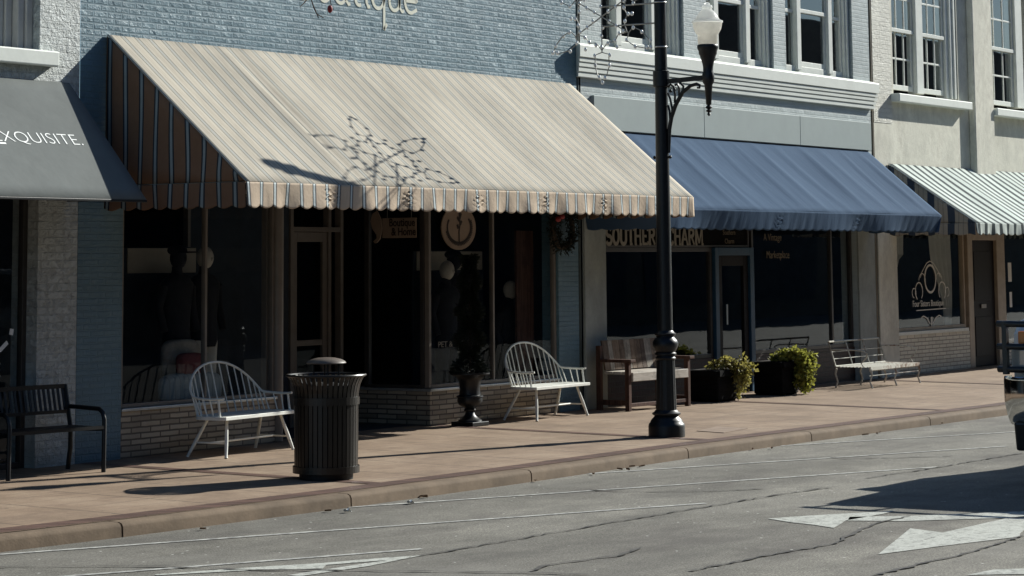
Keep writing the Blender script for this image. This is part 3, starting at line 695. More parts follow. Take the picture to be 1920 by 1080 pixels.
# street level front
MB().box(8.19, 8.655, -0.03, 0.0, 0.036, 2.9).build("pier", K['grey_pier'], Cb, bevel=0.006)
MB().box(15.395, 15.93, -0.03, 0.0, 0.036, 2.9).build("pier", K['grey_pier'], Cb, bevel=0.006)
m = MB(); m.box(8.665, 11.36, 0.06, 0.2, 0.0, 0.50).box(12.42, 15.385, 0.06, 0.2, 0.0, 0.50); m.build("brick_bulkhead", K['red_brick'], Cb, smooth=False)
w = bars("shop_window", 8.665, 11.36, 0.502, 1.86, 0.07, 0.13, 0.05, K['bronze'], Cb); pane(8.715, 11.31, 0.55, 1.81, 0.10, w)
w = bars("shop_window", 12.42, 15.385, 0.502, 2.58, 0.07, 0.13, 0.05, K['bronze'], Cb, mull=(14.75,)); pane(12.47, 15.335, 0.55, 2.53, 0.10, w)
tr = bars("transom", 8.665, 12.36, 1.862, 2.58, 0.075, 0.125, 0.03, K['bronze'], Cb); MB().box(8.695, 12.33, 0.095, 0.105, 1.892, 2.55).build("transom_panel", K['planter'], tr, smooth=False)
df = MB(); df.box(11.375, 11.47, 0.03, 0.12, 0.042, 1.86).box(12.30, 12.41, 0.03, 0.12, 0.042, 1.86).box(11.47, 12.30, 0.03, 0.12, 1.76, 1.86)
df = df.build("door_frame", K['blue_door'], Cb, bevel=0.006)
m = MB(); m.box(11.48, 11.60, 0.06, 0.105, 0.05, 1.755).box(12.17, 12.29, 0.06, 0.105, 0.05, 1.755).box(11.60, 12.17, 0.06, 0.105, 0.05, 0.30).box(11.60, 12.17, 0.06, 0.105, 1.63, 1.755)
d_ = m.build("door", K['brown_door'], Cb, bevel=0.005); pane(11.60, 12.17, 0.30, 1.63, 0.083, d_)
MB().tube([(11.66, 0.03, 0.9), (11.66, 0.03, 1.15)], 0.012, 8).build("handle", K['alu_sill'], d_)
# serif capitals
def serif(ch):
    H = 1.0
    if ch == 'S': return 0.62, [arc(0.28,0.74,0.22,20,270,14,0.24)+arc(0.28,0.26,0.24,90,-160,14,0.24)[1:]]
    if ch == 'O': return 0.68, [arc(0.30,0.5,0.25,0,360,24,0.47)]
    if ch == 'U': return 0.70, [[(0.08,1),(0.08,0.3)]+arc(0.31,0.3,0.23,180,360,12,0.27)+[(0.54,1)], [(0,0.98),(0.18,0.98)], [(0.45,0.98),(0.63,0.98)]]
    if ch == 'T': return 0.62, [[(0.28,0),(0.28,1)], [(0.0,0.96),(0.56,0.96)], [(0.02,0.8),(0.02,1)], [(0.54,0.8),(0.54,1)], [(0.17,0.03),(0.39,0.03)]]
    if ch == 'H': return 0.72, [[(0.1,0),(0.1,1)], [(0.54,0),(0.54,1)], [(0.1,0.5),(0.54,0.5)]] + [[(x-.09,z),(x+.09,z)] for x in (.1,.54) for z in (.02,.98)]
    if ch == 'E': return 0.62, [[(0.1,0),(0.1,1)], [(0.0,0.96),(0.5,0.96)], [(0.1,0.5),(0.4,0.5)], [(0.0,0.04),(0.52,0.04)], [(0.5,0.8),(0.5,1)], [(0.52,0),(0.52,0.2)]]
    if ch == 'R': return 0.70, [[(0.1,0),(0.1,1)], [(0.1,0.96)]+arc(0.32,0.73,0.2,90,-90,10,0.23)+[(0.1,0.5)], [(0.3,0.5),(0.58,0.0)], [(0.01,0.03),(0.2,0.03)]]
    if ch == 'N': return 0.74, [[(0.1,0),(0.1,1)], [(0.1,1),(0.54,0)], [(0.54,0),(0.54,1)], [(0.0,0.02),(0.2,0.02)], [(0.44,0.98),(0.64,0.98)]]
    if ch == 'C': return 0.62, [arc(0.32,0.5,0.26,40,320,20,0.47), [(0.52,0.68),(0.52,0.95)]]
    if ch == 'A': return 0.68, [[(0.04,0),(0.31,1)], [(0.31,1),(0.58,0)], [(0.14,0.33),(0.47,0.33)], [(-0.03,0.02),(0.14,0.02)], [(0.48,0.02),(0.66,0.02)]]
    if ch == 'M': return 0.86, [[(0.08,0),(0.1,1)], [(0.1,1),(0.38,0.1)], [(0.38,0.1),(0.66,1)], [(0.66,1),(0.68,0)], [(0,0.02),(0.17,0.02)], [(0.59,0.02),(0.78,0.02)]]
    return 0.42, []
txt = "SOUTHERN CHARM"; wt = sum(serif(c)[0] for c in txt); x = 8.80; hh = 0.20; sx = (11.14-8.80)/wt
m = MB()
for ch in txt:
    a_, st = serif(ch)
    for k, q in enumerate(st): m.ribbon([(x+px*sx, 1.895+pz*hh) for px, pz in q], 0.045 if (k == 0 or len(q) > 3) else 0.030, 0.058-0.0012*k, 0.004)
    x += a_*sx
m.build("lettering", K['lettering'], tr, smooth=False)
def fontmesh(text, size, name="txt", align='LEFT', off=0.0, extr=0.002):
    cu = bpy.data.curves.new(name, 'FONT'); cu.body = text; cu.size = size; cu.extrude = extr; cu.align_x = align; cu.offset = off; cu.resolution_u = 4
    ob = bpy.data.objects.new(name, cu); C.objects.link(ob)
    dg = bpy.context.evaluated_depsgraph_get(); dg.update()
    me = bpy.data.meshes.new_from_object(ob.evaluated_get(dg)); 
    vs = [tuple(v.co) for v in me.vertices]; fs = [tuple(p.vertices) for p in me.polygons]
    bpy.data.objects.remove(ob); bpy.data.curves.remove(cu); bpy.data.meshes.remove(me)
    return vs, fs
def lettering(text, size, org, ux, uz, mat, par, sx=1.0, align='LEFT', off=0.0, name="lettering"):
    vs, fs = fontmesh(text, size, align=align, off=off)
    o = Vector(org); a = Vector(ux).normalized(); b = Vector(uz).normalized(); c = a.cross(b)
    m = MB(); m.add([o+a*(v[0]*sx)+b*v[1]+c*v[2] for v in vs], fs); return m.build(name, mat, par, smooth=False)
sw = [o for o in Cb.children if o.name.startswith("shop_window")][-1]
lettering("A Vintage", 0.13, (12.75, 0.066, 1.95), (1,0,0), (0,0,1), K['gold_letter'], sw)
lettering("Marketplace", 0.14, (12.82, 0.066, 1.72), (1,0,0), (0,0,1), K['gold_letter'], sw, sx=0.95)
lettering("Southern", 0.09, (11.63, 0.056, 2.02), (1,0,0), (0,0,1), K['gold_letter'], tr)
lettering("Charm", 0.09, (11.68, 0.056, 1.91), (1,0,0), (0,0,1), K['gold_letter'], tr)

# ---- D: cream building at the right
D = thing("cream_building", "cream stucco building with tall many paned windows at the right edge", "building", (19, 0, 0))
m = MB(); wall(m, 16.065, 26, 0, 7, [(16.76, 19.12, 4.07, 6.6), (20.34, 22.4, 4.03, 6.6), (16.70, 24.7, 0.0, 2.62)], 0.0, 0.26)
m.build("wall", K['cream'], D, smooth=False)
m = MB(); m.box(16.067, 16.69, -0.005, 0.0, 3.63, 7); m.build("brick_pilaster", K['cream_brick'], D, smooth=False)
m = MB(); m.box(19.50, 20.27, -0.11, 0.0, 2.9, 7); m.build("pilaster", K['cream'], D, bevel=0.02)
m = MB(); room(m, 16.1, 25.9, 0.265, 6.0, 0.041, 3.0); m.build("shop_interior", K['room'], D, smooth=False)
m = MB(); room(m, 16.1, 25.9, 0.265, 5.0, 3.2, 6.9); m.build("upper_room", K['room_up'], D, smooth=False)
def cottage(a, b, zb, zr, cols, par):
    o = MB(); w_ = 0.035
    o.box(a, a+w_, 0.10, 0.14, zb, zr).box(b-w_-0.015, b, 0.10, 0.14, zb, zr).box(a+w_, b-w_-0.015, 0.10, 0.14, zb, zb+0.075).box(a-0.01, b+0.01, 0.07, 0.14, zr+0.002, zr+0.055)
    o.box(a, a+0.03, 0.085, 0.12, zr+0.057, 6.5).box(b-0.035, b, 0.085, 0.12, zr+0.057, 6.5)
    hm = (zb+0.075+zr)/2
    for i in range(1, cols):
        x = a+(b-a)*i/cols; o.box(x-0.012, x+0.012, 0.108, 0.134, zb+0.076, zr).box(x-0.012, x+0.012, 0.092, 0.116, zr+0.056, 6.49)
    o.box(a+w_, b-w_-0.015, 0.110, 0.132, hm-0.013, hm+0.013)
    for z in (zr+0.50, zr+0.95): o.box(a+0.03, b-0.035, 0.094, 0.114, z-0.013, z+0.013)
    f = o.build("sash_window", K['white_trim'], par, bevel=0.003)
    pane(a+0.02, b-0.03, zb+0.05, zr+0.01, 0.121, f); pane(a+0.02, b-0.02, zr+0.04, 6.49, 0.104, f); return f
cottage(16.84, 17.68, 4.145, 4.99, 3, D); cottage(17.98, 18.80, 4.145, 4.99, 3, D); cottage(20.45, 21.62, 4.11, 4.98, 3, D)
for q in ((17.70, 17.95, 0.04, 0.2, 4.12, 6.55), (18.83, 18.93, 0.06, 0.24, 4.1, 6.55), (18.94, 19.02, 0.03, 0.25, 4.1, 6.55), (19.03, 19.10, 0.01, 0.25, 4.1, 6.55), (21.65, 21.95, 0.05, 0.24, 4.1, 6.55)):
    MB().box(*q).build("window_casing", K['white_trim'], D, bevel=0.008)
m = MB(); m.box(16.66, 19.34, -0.14, 0.25, 3.945, 4.065); m.build("window_sill", K['cornice'], D, bevel=0.012)
m = MB(); m.box(20.28, 22.5, -0.16, 0.25, 3.905, 4.025); m.build("window_sill", K['cornice'], D, bevel=0.012)
MB().box(16.067, 16.695, -0.02, 0.0, 0.036, 2.95).build("pier", K['cream'], D, bevel=0.01)
MB().box(16.71, 19.36, 0.03, 0.2, 0.0, 0.60).build("brick_bulkhead", K['pale_brick'], D, smooth=False)
MB().box(16.705, 19.27, 0.0, 0.25, 0.602, 0.655).build("window_sill", K['white_trim'], D, bevel=0.006)
sh = bars("shop_window", 16.71, 19.30, 0.657, 2.6, 0.06, 0.13, 0.05, K['oak_trim'], D); pane(16.76, 19.25, 0.70, 2.55, 0.10, sh)
df = MB(); df.box(19.37, 19.56, 0.03, 0.16, 0.042, 2.6).box(20.52, 20.85, 0.03, 0.16, 0.042, 2.6).box(19.56, 20.52, 0.03, 0.16, 1.97, 2.12)
df.build("door_frame", K['oak_trim'], D, bevel=0.008)
m = MB(); m.box(19.57, 20.51, 0.08, 0.14, 0.05, 1.965); m.box(19.70, 20.38, 0.072, 0.08, 1.05, 1.80); m.box(19.70, 20.38, 0.072, 0.08, 0.2, 0.8)
d_ = m.build("door", K['brown_door'], D, bevel=0.006); MB().box(19.93, 20.12, 0.062, 0.071, 0.93, 0.99).build("letter_plate", K['tan_trim'], d_)
m = MB(); m.box(20.86, 23.5, 0.06, 0.16, 1.97, 2.12); s2 = bars("shop_window", 20.86, 24.6, 0.3, 2.6, 0.06, 0.13, 0.06, K['oak_trim'], D); pane(20.92, 24.54, 0.36, 2.54, 0.10, s2)
MB().box(20.86, 24.69, 0.03, 0.2, 0.0, 0.298).build("brick_bulkhead", K['pale_brick'], D, smooth=False)
m = MB(); m.box(21.02, 21.16, 0.052, 0.055, 1.32, 1.62).box(21.05, 21.15, 0.052, 0.055, 0.92, 1.16); m.build("notice", K['paper'], s2, smooth=False)
# ornamental decal on the glass
m = MB(); y = 0.088
ov = lambda a, b: [(18.08+a*math.cos(t*math.pi/18), 1.40+b*math.sin(t*math.pi/18)) for t in range(37)]
m.ribbon(ov(0.20, 0.20), 0.032, y, 0.003)
for sg in (-1, 1):
    m.ribbon([(18.08+sg*q, z) for q, z in arc(0.42, 1.22, 0.13, -60, 230, 12)], 0.018, y-0.001, 0.003)
    m.ribbon([(18.08+sg*q, z) for q, z in arc(0.30, 1.36, 0.12, 10, 200, 10)], 0.014, y-0.002, 0.003)
    m.ribbon([(18.08+sg*q, z) for q, z in arc(0.60, 1.20, 0.07, -90, 200, 8)], 0.013, y-0.003, 0.003)
    m.ribbon([(18.08+sg*q, z) for q, z in [(0.05, 0.74), (0.15, 0.82), (0.28, 0.86), (0.36, 0.84)]], 0.018, y-0.001, 0.003)
    m.ribbon([(18.08+sg*q, z) for q, z in [(0.0, 1.66), (0.12, 1.63), (0.3, 1.5), (0.36, 1.42)]], 0.014, y-0.001, 0.003)
m.ribbon([(18.08, 0.70), (18.08, 0.84)], 0.05, y-0.004, 0.003)
m.ribbon([(17.55, 0.945), (18.62, 0.955)], 0.014, y, 0.003)
m.build("ornament_decal", K['decal'], sh, smooth=False)
lettering("Four Sisters Boutique", 0.13, (17.42, 0.088, 1.0), (1,0,0), (0,0,1), K['decal'], sh, sx=0.98)
# curtains
def curtain(x0, x1, fn, name="curtain"):
    m = MB()
    m.grid(lambda u, v: (lambda e: (e[0]+(e[1]-e[0])*u, 0.22+0.03*math.sin(u*26+2*v), 0.68+1.85*v))(fn(v)), 28, 24)
    return m
cu = curtain(0, 0, lambda v: (16.78, 16.78+(0.74 if v > 0.55 else 0.16+0.40*max(0, (v-0.22))/0.33 if v > 0.22 else 0.16+0.08*(0.22-v)) * (0.80+0.2*v))).build("curtain", K['curtain'], sh)
cu = curtain(0, 0, lambda v: (19.2-(0.84 if v > 0.55 else 0.40+0.44*max(0, v-0.16)/0.39 if v > 0.16 else 0.42)*(0.75+0.25*v), 19.2-(0.0 if v > 0.5 else 0.25*(0.5-v)))).build("curtain", K['curtain'], sh)
MB().box(8.096, 8.184, 0.08, 0.12, 0, 7).build("joint_infill", K['room'], Cb, smooth=False)
MB().box(15.966, 16.064, 0.08, 0.12, 0, 7).build("joint_infill", K['cream'], D, smooth=False)
# pipes between the buildings
MB().tube([(8.14, 0.035, 0.05), (8.14, 0.035, 7)], 0.038, 12).build("downpipe", K['drain']); o = bpy.data.objects["downpipe"]; tag(o, "dark downpipe running down the joint between the blue and grey buildings", "downpipe")
MB().tube([(16.015, 0.03, 0.05), (16.015, 0.03, 7)], 0.042, 12).build("downpipe", K['conduit']); o = bpy.data.objects["downpipe.001"]; tag(o, "brown downpipe between the grey building and the cream building", "downpipe")

# ---- buildings across the street, seen mirrored in the glass
F = thing("brick_row_across_street", "long brown brick building across the street mirrored in the shop windows", "building", (20, -21, 0))
m = MB(); m.box(-30, 46, -27, -20, RZ0, 9.6).box(46.01, 120, -27, -20, RZ0, 9.45); m.build("wall", K['far_brick'], F, smooth=False)
m = MB(); m.prism([(-30, 9.6), (44.5, 9.6), (43.5, 10.0), (-26, 10.0)], lambda u, v, t: (u, t, v+0.01), -26.5, -20.3); m.build("roof", K['roof_dark'], F, smooth=False)
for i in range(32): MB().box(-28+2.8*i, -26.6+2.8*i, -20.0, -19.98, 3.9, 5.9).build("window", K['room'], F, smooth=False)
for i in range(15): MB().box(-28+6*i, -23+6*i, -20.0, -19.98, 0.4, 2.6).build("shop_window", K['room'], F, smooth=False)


# ------------------------------------------------------------------ awnings
def awning(name, label, x0, x1, zt, yf, zf, zv, tops, sides, vals, period, scal, folds, seams=(), val_curve=0.0, sides_on=(True, True), tilt=0.0):
    a = thing(name, label, "awning", ((x0+x1)/2, 0, zf))
    NU = int((x1-x0)*16); k_r = max(2, int((x1-x0)/1.6))
    def top(u, v):
        x = x0+(x1-x0)*u; y = -0.012+(yf+0.012)*v; z = zt+(zf-zt)*v
        d = 0.0
        for fx, w, amp, drift in folds:
            q = (x-(fx+drift*v))/w; d += amp*math.exp(-q*q)*math.sin(math.pi*min(1, max(0, v)))**0.5
        sag = -0.030*math.sin(math.pi*v)*(0.55-0.45*math.cos((x-x0-0.05)*2*math.pi*k_r/(x1-x0-0.1)))-0.010*v*(1-math.cos((x-x0-0.05)*2*math.pi*k_r/(x1-x0-0.1)))*0.5
        return (x, y-(d+sag)*0.7*0+ (-0.6)*(d+sag), z+0.72*(d+sag))
    MB().grid(top, NU, 16).build("canopy", tops, a, solid=0.004)
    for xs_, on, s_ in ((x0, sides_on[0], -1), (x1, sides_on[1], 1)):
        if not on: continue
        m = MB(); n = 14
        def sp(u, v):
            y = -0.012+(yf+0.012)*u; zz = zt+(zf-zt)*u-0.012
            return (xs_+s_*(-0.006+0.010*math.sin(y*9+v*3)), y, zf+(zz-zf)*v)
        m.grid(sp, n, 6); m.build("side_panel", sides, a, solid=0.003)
    # scalloped valance: front and the two ends
    def val(p0, p1, out):
        L = (Vector(p1)-Vector(p0)).length; n = max(8, int(L/scal*8)); vs = []; fs = []
        for i in range(n+1):
            t = i/n; s = t*L; ph = (s % scal)/scal
            drop = zv+(0.028 if val_curve == 0 else 0.016)*(1-abs(math.sin(math.pi*ph)))
            px = p0[0]+(p1[0]-p0[0])*t; py = p0[1]+(p1[1]-p0[1])*t
            for k in range(13):
                v = k/12
                w = ((0.012*math.sin(s*7.3+1.1)+0.008*math.sin(s*19+0.5)) if val_curve == 0 else 0.006*math.sin(s*3.1))*v+val_curve*0.03*math.sin(s*2.3+math.sin(s*1.1)*2)*v
                for sx_ in seams:
                    q = (px-sx_)/0.10
                    if out[1] != 0: w += 0.013*math.exp(-q*q)*math.sin(v*30+3*math.sin(px*40))*math.sin(math.pi*v)
                w -= tilt*v
                vs.append((px+out[0]*w, py+out[1]*w, zf-0.004+(drop-zf)*v))
        for i in range(n):
            for k in range(12): fs.append((i*13+k, i*13+k+1, (i+1)*13+k+1, (i+1)*13+k))
        return vs, fs
    m = MB(); v_, f_ = val((x0, yf-0.004), (x1, yf-0.004), (0, -1)); m.add(v_, f_, True)
    m.build("valance", vals, a, solid=0.003)
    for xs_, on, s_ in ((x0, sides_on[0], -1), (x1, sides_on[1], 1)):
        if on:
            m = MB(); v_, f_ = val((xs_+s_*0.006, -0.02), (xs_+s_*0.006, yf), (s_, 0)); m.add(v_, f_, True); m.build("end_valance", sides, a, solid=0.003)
    m = MB(); m.tube([(x0+0.03, yf+0.03, zf-0.03), (x1-0.03, yf+0.03, zf-0.03)], 0.016, 8).tube([(x0+0.03, -0.03, zt-0.06), (x1-0.03, -0.03, zt-0.06)], 0.016, 8)
    k = max(2, int((x1-x0)/1.6))
    for i in range(k+1):
        x = x0+0.05+(x1-x0-0.1)*i/k; m.tube([(x, -0.04, zt-0.075), (x, yf+0.045, zf-0.045)], 0.012, 6).tube([(x, -0.03, zf-0.05), (x, yf+0.045, zf-0.05)], 0.012, 6)
    m.build("awning_frame", K['black_iron'], a)
    return a
SEAM = [0.317+1.15*i for i in range(1, 7)]
folds = [(1.83, 0.05, 0.022, 0.05), (1.93, 0.05, -0.018, 0.05)] + [(x, 0.03, 0.008, 0.0) for x in SEAM]
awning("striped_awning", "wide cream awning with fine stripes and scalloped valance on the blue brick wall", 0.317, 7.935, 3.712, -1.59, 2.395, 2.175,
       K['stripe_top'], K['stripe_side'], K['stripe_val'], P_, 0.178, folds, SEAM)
R2 = random.Random(5)
folds = [(8.6+0.62*i+R2.uniform(-.12, .12), R2.uniform(0.05, 0.10), R2.uniform(0.012, 0.028)*R2.choice((1, 1, -1)), R2.uniform(-0.05, 0.12)) for i in range(12)]
awning("blue_awning", "plain blue canvas awning with a drooping valance under the grey fascia", 8.19, 15.80, 3.205, -1.10, 2.29, 2.055,
       K['awning_blue'], K['awning_blue'], K['awning_blue'], 1, 0.22, folds, [11.0, 13.2], 1.0, tilt=0.07)
awning("navy_white_awning", "white and navy striped awning with beige striped sides at the right edge", 16.48, 26.0, 3.05, -1.32, 2.19, 2.02,
       K['stripe_nw'], K['stripe_nw_side'], K['stripe_nw'], 1, 0.24, [(18.4, 0.06, 0.012, 0.0), (20.6, 0.06, 0.012, 0.0)])
# charcoal awning of the left shop: no valance
aw = thing("charcoal_awning", "plain charcoal awning with white lettering over the left edge shopfront", "awning", (-2.5, 0, 2.25))
zt, zf, yf, x0, x1 = 3.262, 2.247, -0.905, -5.4, -0.142
MB().grid(lambda u, v: (x0+(x1-x0)*u, -0.01+(yf+0.01)*v-0.010*math.sin(math.pi*v), zt+(zf-zt)*v-0.008*math.sin(math.pi*v)), 40, 10).build("canopy", K['awning_grey'], aw, solid=0.004)
for xx in (x0, x1): MB().poly([(xx, -0.005, zt-0.01), (xx, -0.005, zf), (xx, yf, zf)]).build("side_panel", K['awning_grey'], aw, solid=0.003, smooth=False)
m = MB(); m.box(x0, x1+0.004, yf-0.006, yf+0.03, zf-0.022, zf-0.002); m.build("front_bar", K['black_iron'], aw, bevel=0.003)
sl = Vector((0, -yf, zt-zf)).normalized(); nrm = Vector((1, 0, 0)).cross(sl)
vb = 0.44; base = Vector((-1.50, yf*(1-vb), zf+(zt-zf)*vb))+nrm*0.009
lettering("EXQUISITE.", 0.176, base, (1, 0, 0), sl, K['white_letter'], aw, sx=1.17, off=-0.003, name="lettering")
m = MB(); q = base+nrm*0.001
for a, b in ((-1.49, -1.385),): m.quad((a, q.y-0.03*sl.y, q.z-0.03*sl.z), (b, q.y-0.03*sl.y, q.z-0.03*sl.z), (b, q.y-0.012*sl.y, q.z-0.012*sl.z), (a, q.y-0.012*sl.y, q.z-0.012*sl.z))
m.build("underline", K['white_letter'], aw, smooth=False)
# window script of the left shop
sh = [o for o in A.children if o.name.startswith("shop_window")][0]
m = MB()
m.ribbon([(-1.02, 1.02), (-0.93, 1.10), (-0.86, 1.28), (-0.87, 1.36), (-0.91, 1.30), (-0.93, 1.10), (-0.88, 1.00), (-0.78, 1.02), (-0.70, 1.08)], 0.035, 0.11)
m.ribbon([(-1.30, 1.02), (-1.2, 1.08), (-1.15, 1.18), (-1.2, 1.22), (-1.27, 1.14), (-1.24, 1.04), (-1.14, 1.01), (-1.02, 1.06)], 0.03, 0.109)
m.ribbon([(-0.66, 1.14), (-0.65, 1.19)], 0.04, 0.11)
m.build("lettering", K['white_letter'], sh, smooth=False)
lettering("E", 0.17, (-0.86, 0.112, 0.80), (1, 0, 0), (0, 0, 1), K['white_letter'], sh)

# ------------------------------------------------------------------ lamp post
LP = thing("street_lamp", "black cast iron street lamp with a bracket arm and acorn globe at the kerb", "street lamp", (5.412, -2.66, 0.008))
m = MB()
m.lathe([(0.178,0),(0.178,0.10),(0.172,0.125),(0.160,0.135),(0.156,0.15),(0.142,0.17),(0.122,0.19),(0.116,0.20),(0.138,0.212),(0.140,0.225),(0.118,0.24),(0.106,0.255)], 40)
m.build("base", K['black_iron'], LP, world=False)
m = MB()
prof = []
for i in range(41):                               # fluted lower shaft
    pass
nfl = 16; vs = []; fs = []; seg = 96; zz = [0.25+0.02*i for i in range(0, 26)]
for z in (0.25, 0.50, 0.745):
    for j in range(seg):
        a = 2*math.pi*j/seg; r = 0.101-0.012*(z-0.25)/0.5; r *= 1-0.05*abs(math.sin(a*nfl/2))**0.5*0+0.0-0.045*(0.5+0.5*math.cos(a*nfl))
        vs.append((r*math.cos(a), r*math.sin(a), z))
for i in range(2):
    for j in range(seg): fs.append((i*seg+j, i*seg+(j+1) % seg, (i+1)*seg+(j+1) % seg, (i+1)*seg+j))
m.add(vs, fs, True)
m.build("fluted_shaft", K['black_iron'], LP, world=False)
MB().lathe([(0.088,0.735),(0.100,0.745),(0.102,0.755),(0.092,0.765),(0.090,0.775),(0.106,0.785),(0.106,0.80),(0.094,0.812),(0.106,0.83),(0.122,0.865),(0.126,0.895),(0.116,0.925),(0.098,0.945),(0.088,0.955),(0.086,0.965),(0.104,0.978),(0.104,0.992),(0.088,1.002),(0.076,1.02)], 36).build("collar", K['black_iron'], LP, world=False)
MB().lathe([(0.075,1.01),(0.070,2.2),(0.064,3.2),(0.060,4.2),(0.058,4.9),(0.085,4.92),(0.085,4.97),(0.06,5.0),(0.075,5.07),(0.05,5.15),(0.005,5.20)], 28).build("pole", K['black_iron'], LP, world=False)
for z in (3.80, 4.245): MB().lathe([(0.064,z-0.006),(0.068,z),(0.064,z+0.006)], 24).build("band_clamp", K['alu_sill'], LP, world=False)
m = MB(); m.tube([(0, 0.085, 2.71), (0, -0.085, 2.71)], 0.011, 8).ball((0,0.088,2.71),0.018,8).ball((0,-0.088,2.71),0.018,8)
m.build("banner_bolt", K['black_iron'], LP, world=False)
# bracket arm (towards the road, -y)
AY = -0.53
m = MB(); m.lathe([(0.074,3.40),(0.082,3.405),(0.082,3.56),(0.074,3.565)], 24)
m.build("arm_collar", K['black_iron'], LP, world=False)
m = MB(); m.beam((0,-0.06,3.455),(0,AY,3.475),0.03,0.045)
m.tube([(0,-0.075,2.75),(0,-0.085,2.98),(0,-0.11,3.10),(0,-0.16,3.22),(0,-0.24,3.34),(0,-0.33,3.40),(0,-0.40,3.415),(0,-0.435,3.40),(0,-0.43,3.375),(0,-0.405,3.378)], [0.014,0.02,0.021,0.021,0.02,0.018,0.016,0.014,0.012,0.010], 10)
for pts in ([(0,-0.075,3.34),(0,-0.10,3.28),(0,-0.12,3.18),(0,-0.115,3.10)], [(0,-0.08,3.40),(0,-0.105,3.425),(0,-0.14,3.40),(0,-0.155,3.32),(0,-0.15,3.24)], [(0,-0.155,3.415),(0,-0.185,3.42),(0,-0.205,3.38),(0,-0.20,3.31)], [(0,-0.075,3.22),(0,-0.09,3.16),(0,-0.095,3.08)], [(0,-0.21,3.44),(0,-0.25,3.40),(0,-0.245,3.35)]):
    m.tube(pts, 0.012, 8)
m.ball((0,-0.105,3.36),0.018,8); m.ball((0,-0.15,3.37),0.016,8)
m.build("bracket_arm", K['black_iron'], LP, world=False)
m = MB(); m.lathe([(0.004,3.095),(0.018,3.11),(0.010,3.13),(0.034,3.145),(0.012,3.16),(0.036,3.18),(0.016,3.20),(0.026,3.21),(0.040,3.40),(0.056,3.425),(0.060,3.46),(0.060,3.50),(0.050,3.53),(0.050,3.575),(0.056,3.61),(0.074,3.67),(0.080,3.69),(0.088,3.70),(0.090,3.73),(0.104,3.76),(0.104,3.785),(0.096,3.794)], 28, 0, AY)
m.build("lamp_stem", K['black_iron'], LP, world=False)
m = MB(); m.lathe([(0.088,3.795),(0.096,3.81),(0.098,3.885),(0.112,3.905),(0.134,3.945),(0.142,3.985),(0.146,4.008)], 32, 0, AY, caps=False)
gl = m.build("lamp_globe", K['globe_dirty'], LP, world=False)
m = MB(); m.lathe([(0.146,4.010),(0.154,4.013),(0.154,4.026),(0.122,4.040),(0.106,4.07),(0.084,4.105),(0.060,4.130),(0.046,4.14),(0.048,4.152),(0.056,4.160),(0.05,4.178),(0.030,4.188),(0.028,4.20),(0.012,4.212)], 32, 0, AY, caps=False)
m.build("globe_cap", K['globe'], gl, world=False)

# wire snowflake decoration fixed to the post
SF = thing("snowflake_decoration", "wire snowflake hung with small bulbs fixed to the lamp post", "decoration", (5.345, -2.02, 4.145))
m = MB(); pts_b = []
def pol(r, a): return (0.0, r*math.cos(a), r*math.sin(a))
for k in range(6):
    a = math.radians(30+60*k); d = math.radians(12)
    m.tube([(0,0,0), pol(0.36, a)], 0.0065, 6)
    for i in range(1, 4): pts_b.append(pol(0.10*i, a))
    lp = [pol(0.36, a), pol(0.39, a-0.20), pol(0.50, a-0.17), pol(0.62, a-0.07), pol(0.66, a), pol(0.62, a+0.07), pol(0.50, a+0.17), pol(0.39, a+0.20), pol(0.36, a)]
    m.tube(lp, 0.0055, 6)
    pts_b += [lp[1], lp[2], lp[3], lp[4], lp[5], lp[6], lp[7]]
    b = a+math.radians(30)
    m.tube([pol(0.34, a), pol(0.27, a+0.25), pol(0.30, b), pol(0.27, b+0.27), pol(0.34, a+math.radians(60))], 0.0055, 6)
    pts_b += [pol(0.30, b), pol(0.36, b), pol(0.28, a+0.22), pol(0.28, b+0.27)]
m.tube([(0.0, 0.0, 0.10), (0.02, -0.60, 0.10)], 0.008, 6).tube([(0.0, 0.0, -0.10), (0.02, -0.60, -0.10)], 0.008, 6)
m.build("wire_frame", K['wire'], SF, world=False)
for i, p in enumerate(pts_b):
    if i == 0:
        b0 = MB().ball((0,0,0), 0.0175, 8, 1.3).build("light_bulb", K['bulb'], SF, world=False); b0.location = Vector(p)*S
    else:
        b = b0.copy(); C.objects.link(b); b.parent = SF; b.location = (Vector(p)+Vector((R.uniform(-.012,.012),R.uniform(-.012,.012),R.uniform(-.012,.012))))*S

# ------------------------------------------------------------------ litter bin
TB = thing("litter_bin", "dark slatted metal litter bin with a flared rim and dome lid near the kerb", "litter bin", (0.20, -2.53, 0.008))
MB().lathe([(0.215,0.0),(0.215,0.05),(0.20,0.06)], 32).build("foot", K['bin_liner'], TB, world=False)
MB().lathe([(0.225,0.05),(0.225,0.74),(0.21,0.75)], 32).build("liner", K['bin_liner'], TB, world=False)
m = MB(); ns = 40
for k in range(ns):
    a = 2*math.pi*k/ns; ca, sa = math.cos(a), math.sin(a); t = Vector((-sa, ca, 0)); hw = 0.0160
    prof = [(0.252,0.06),(0.255,0.40),(0.256,0.62),(0.260,0.68),(0.272,0.74),(0.292,0.785),(0.312,0.812)]
    vs = []
    for r, z in prof:
        for rr in (r, r-0.008):
            c = Vector((ca*rr, sa*rr, z)); vs += [c-t*hw, c+t*hw]
    fs = []
    for i in range(len(prof)-1):
        o = i*4; q = o+4
        fs += [(o, o+1, q+1, q), (o+3, o+2, q+2, q+3), (o+1, o+3, q+3, q+1), (o+2, o, q, q+2)]
    fs += [(2,3,1,0)]
    m.add(vs, fs)
m.build("slats", K['bin_metal'], TB, world=False)
def ring(r0, r1, z0, z1, name, mat):
    MB().lathe([(r0,z0),(r1,z0),(r1,z1),(r0,z1),(r0,z0)], 48, sm=False).build(name, mat, TB, world=False, smooth=False)
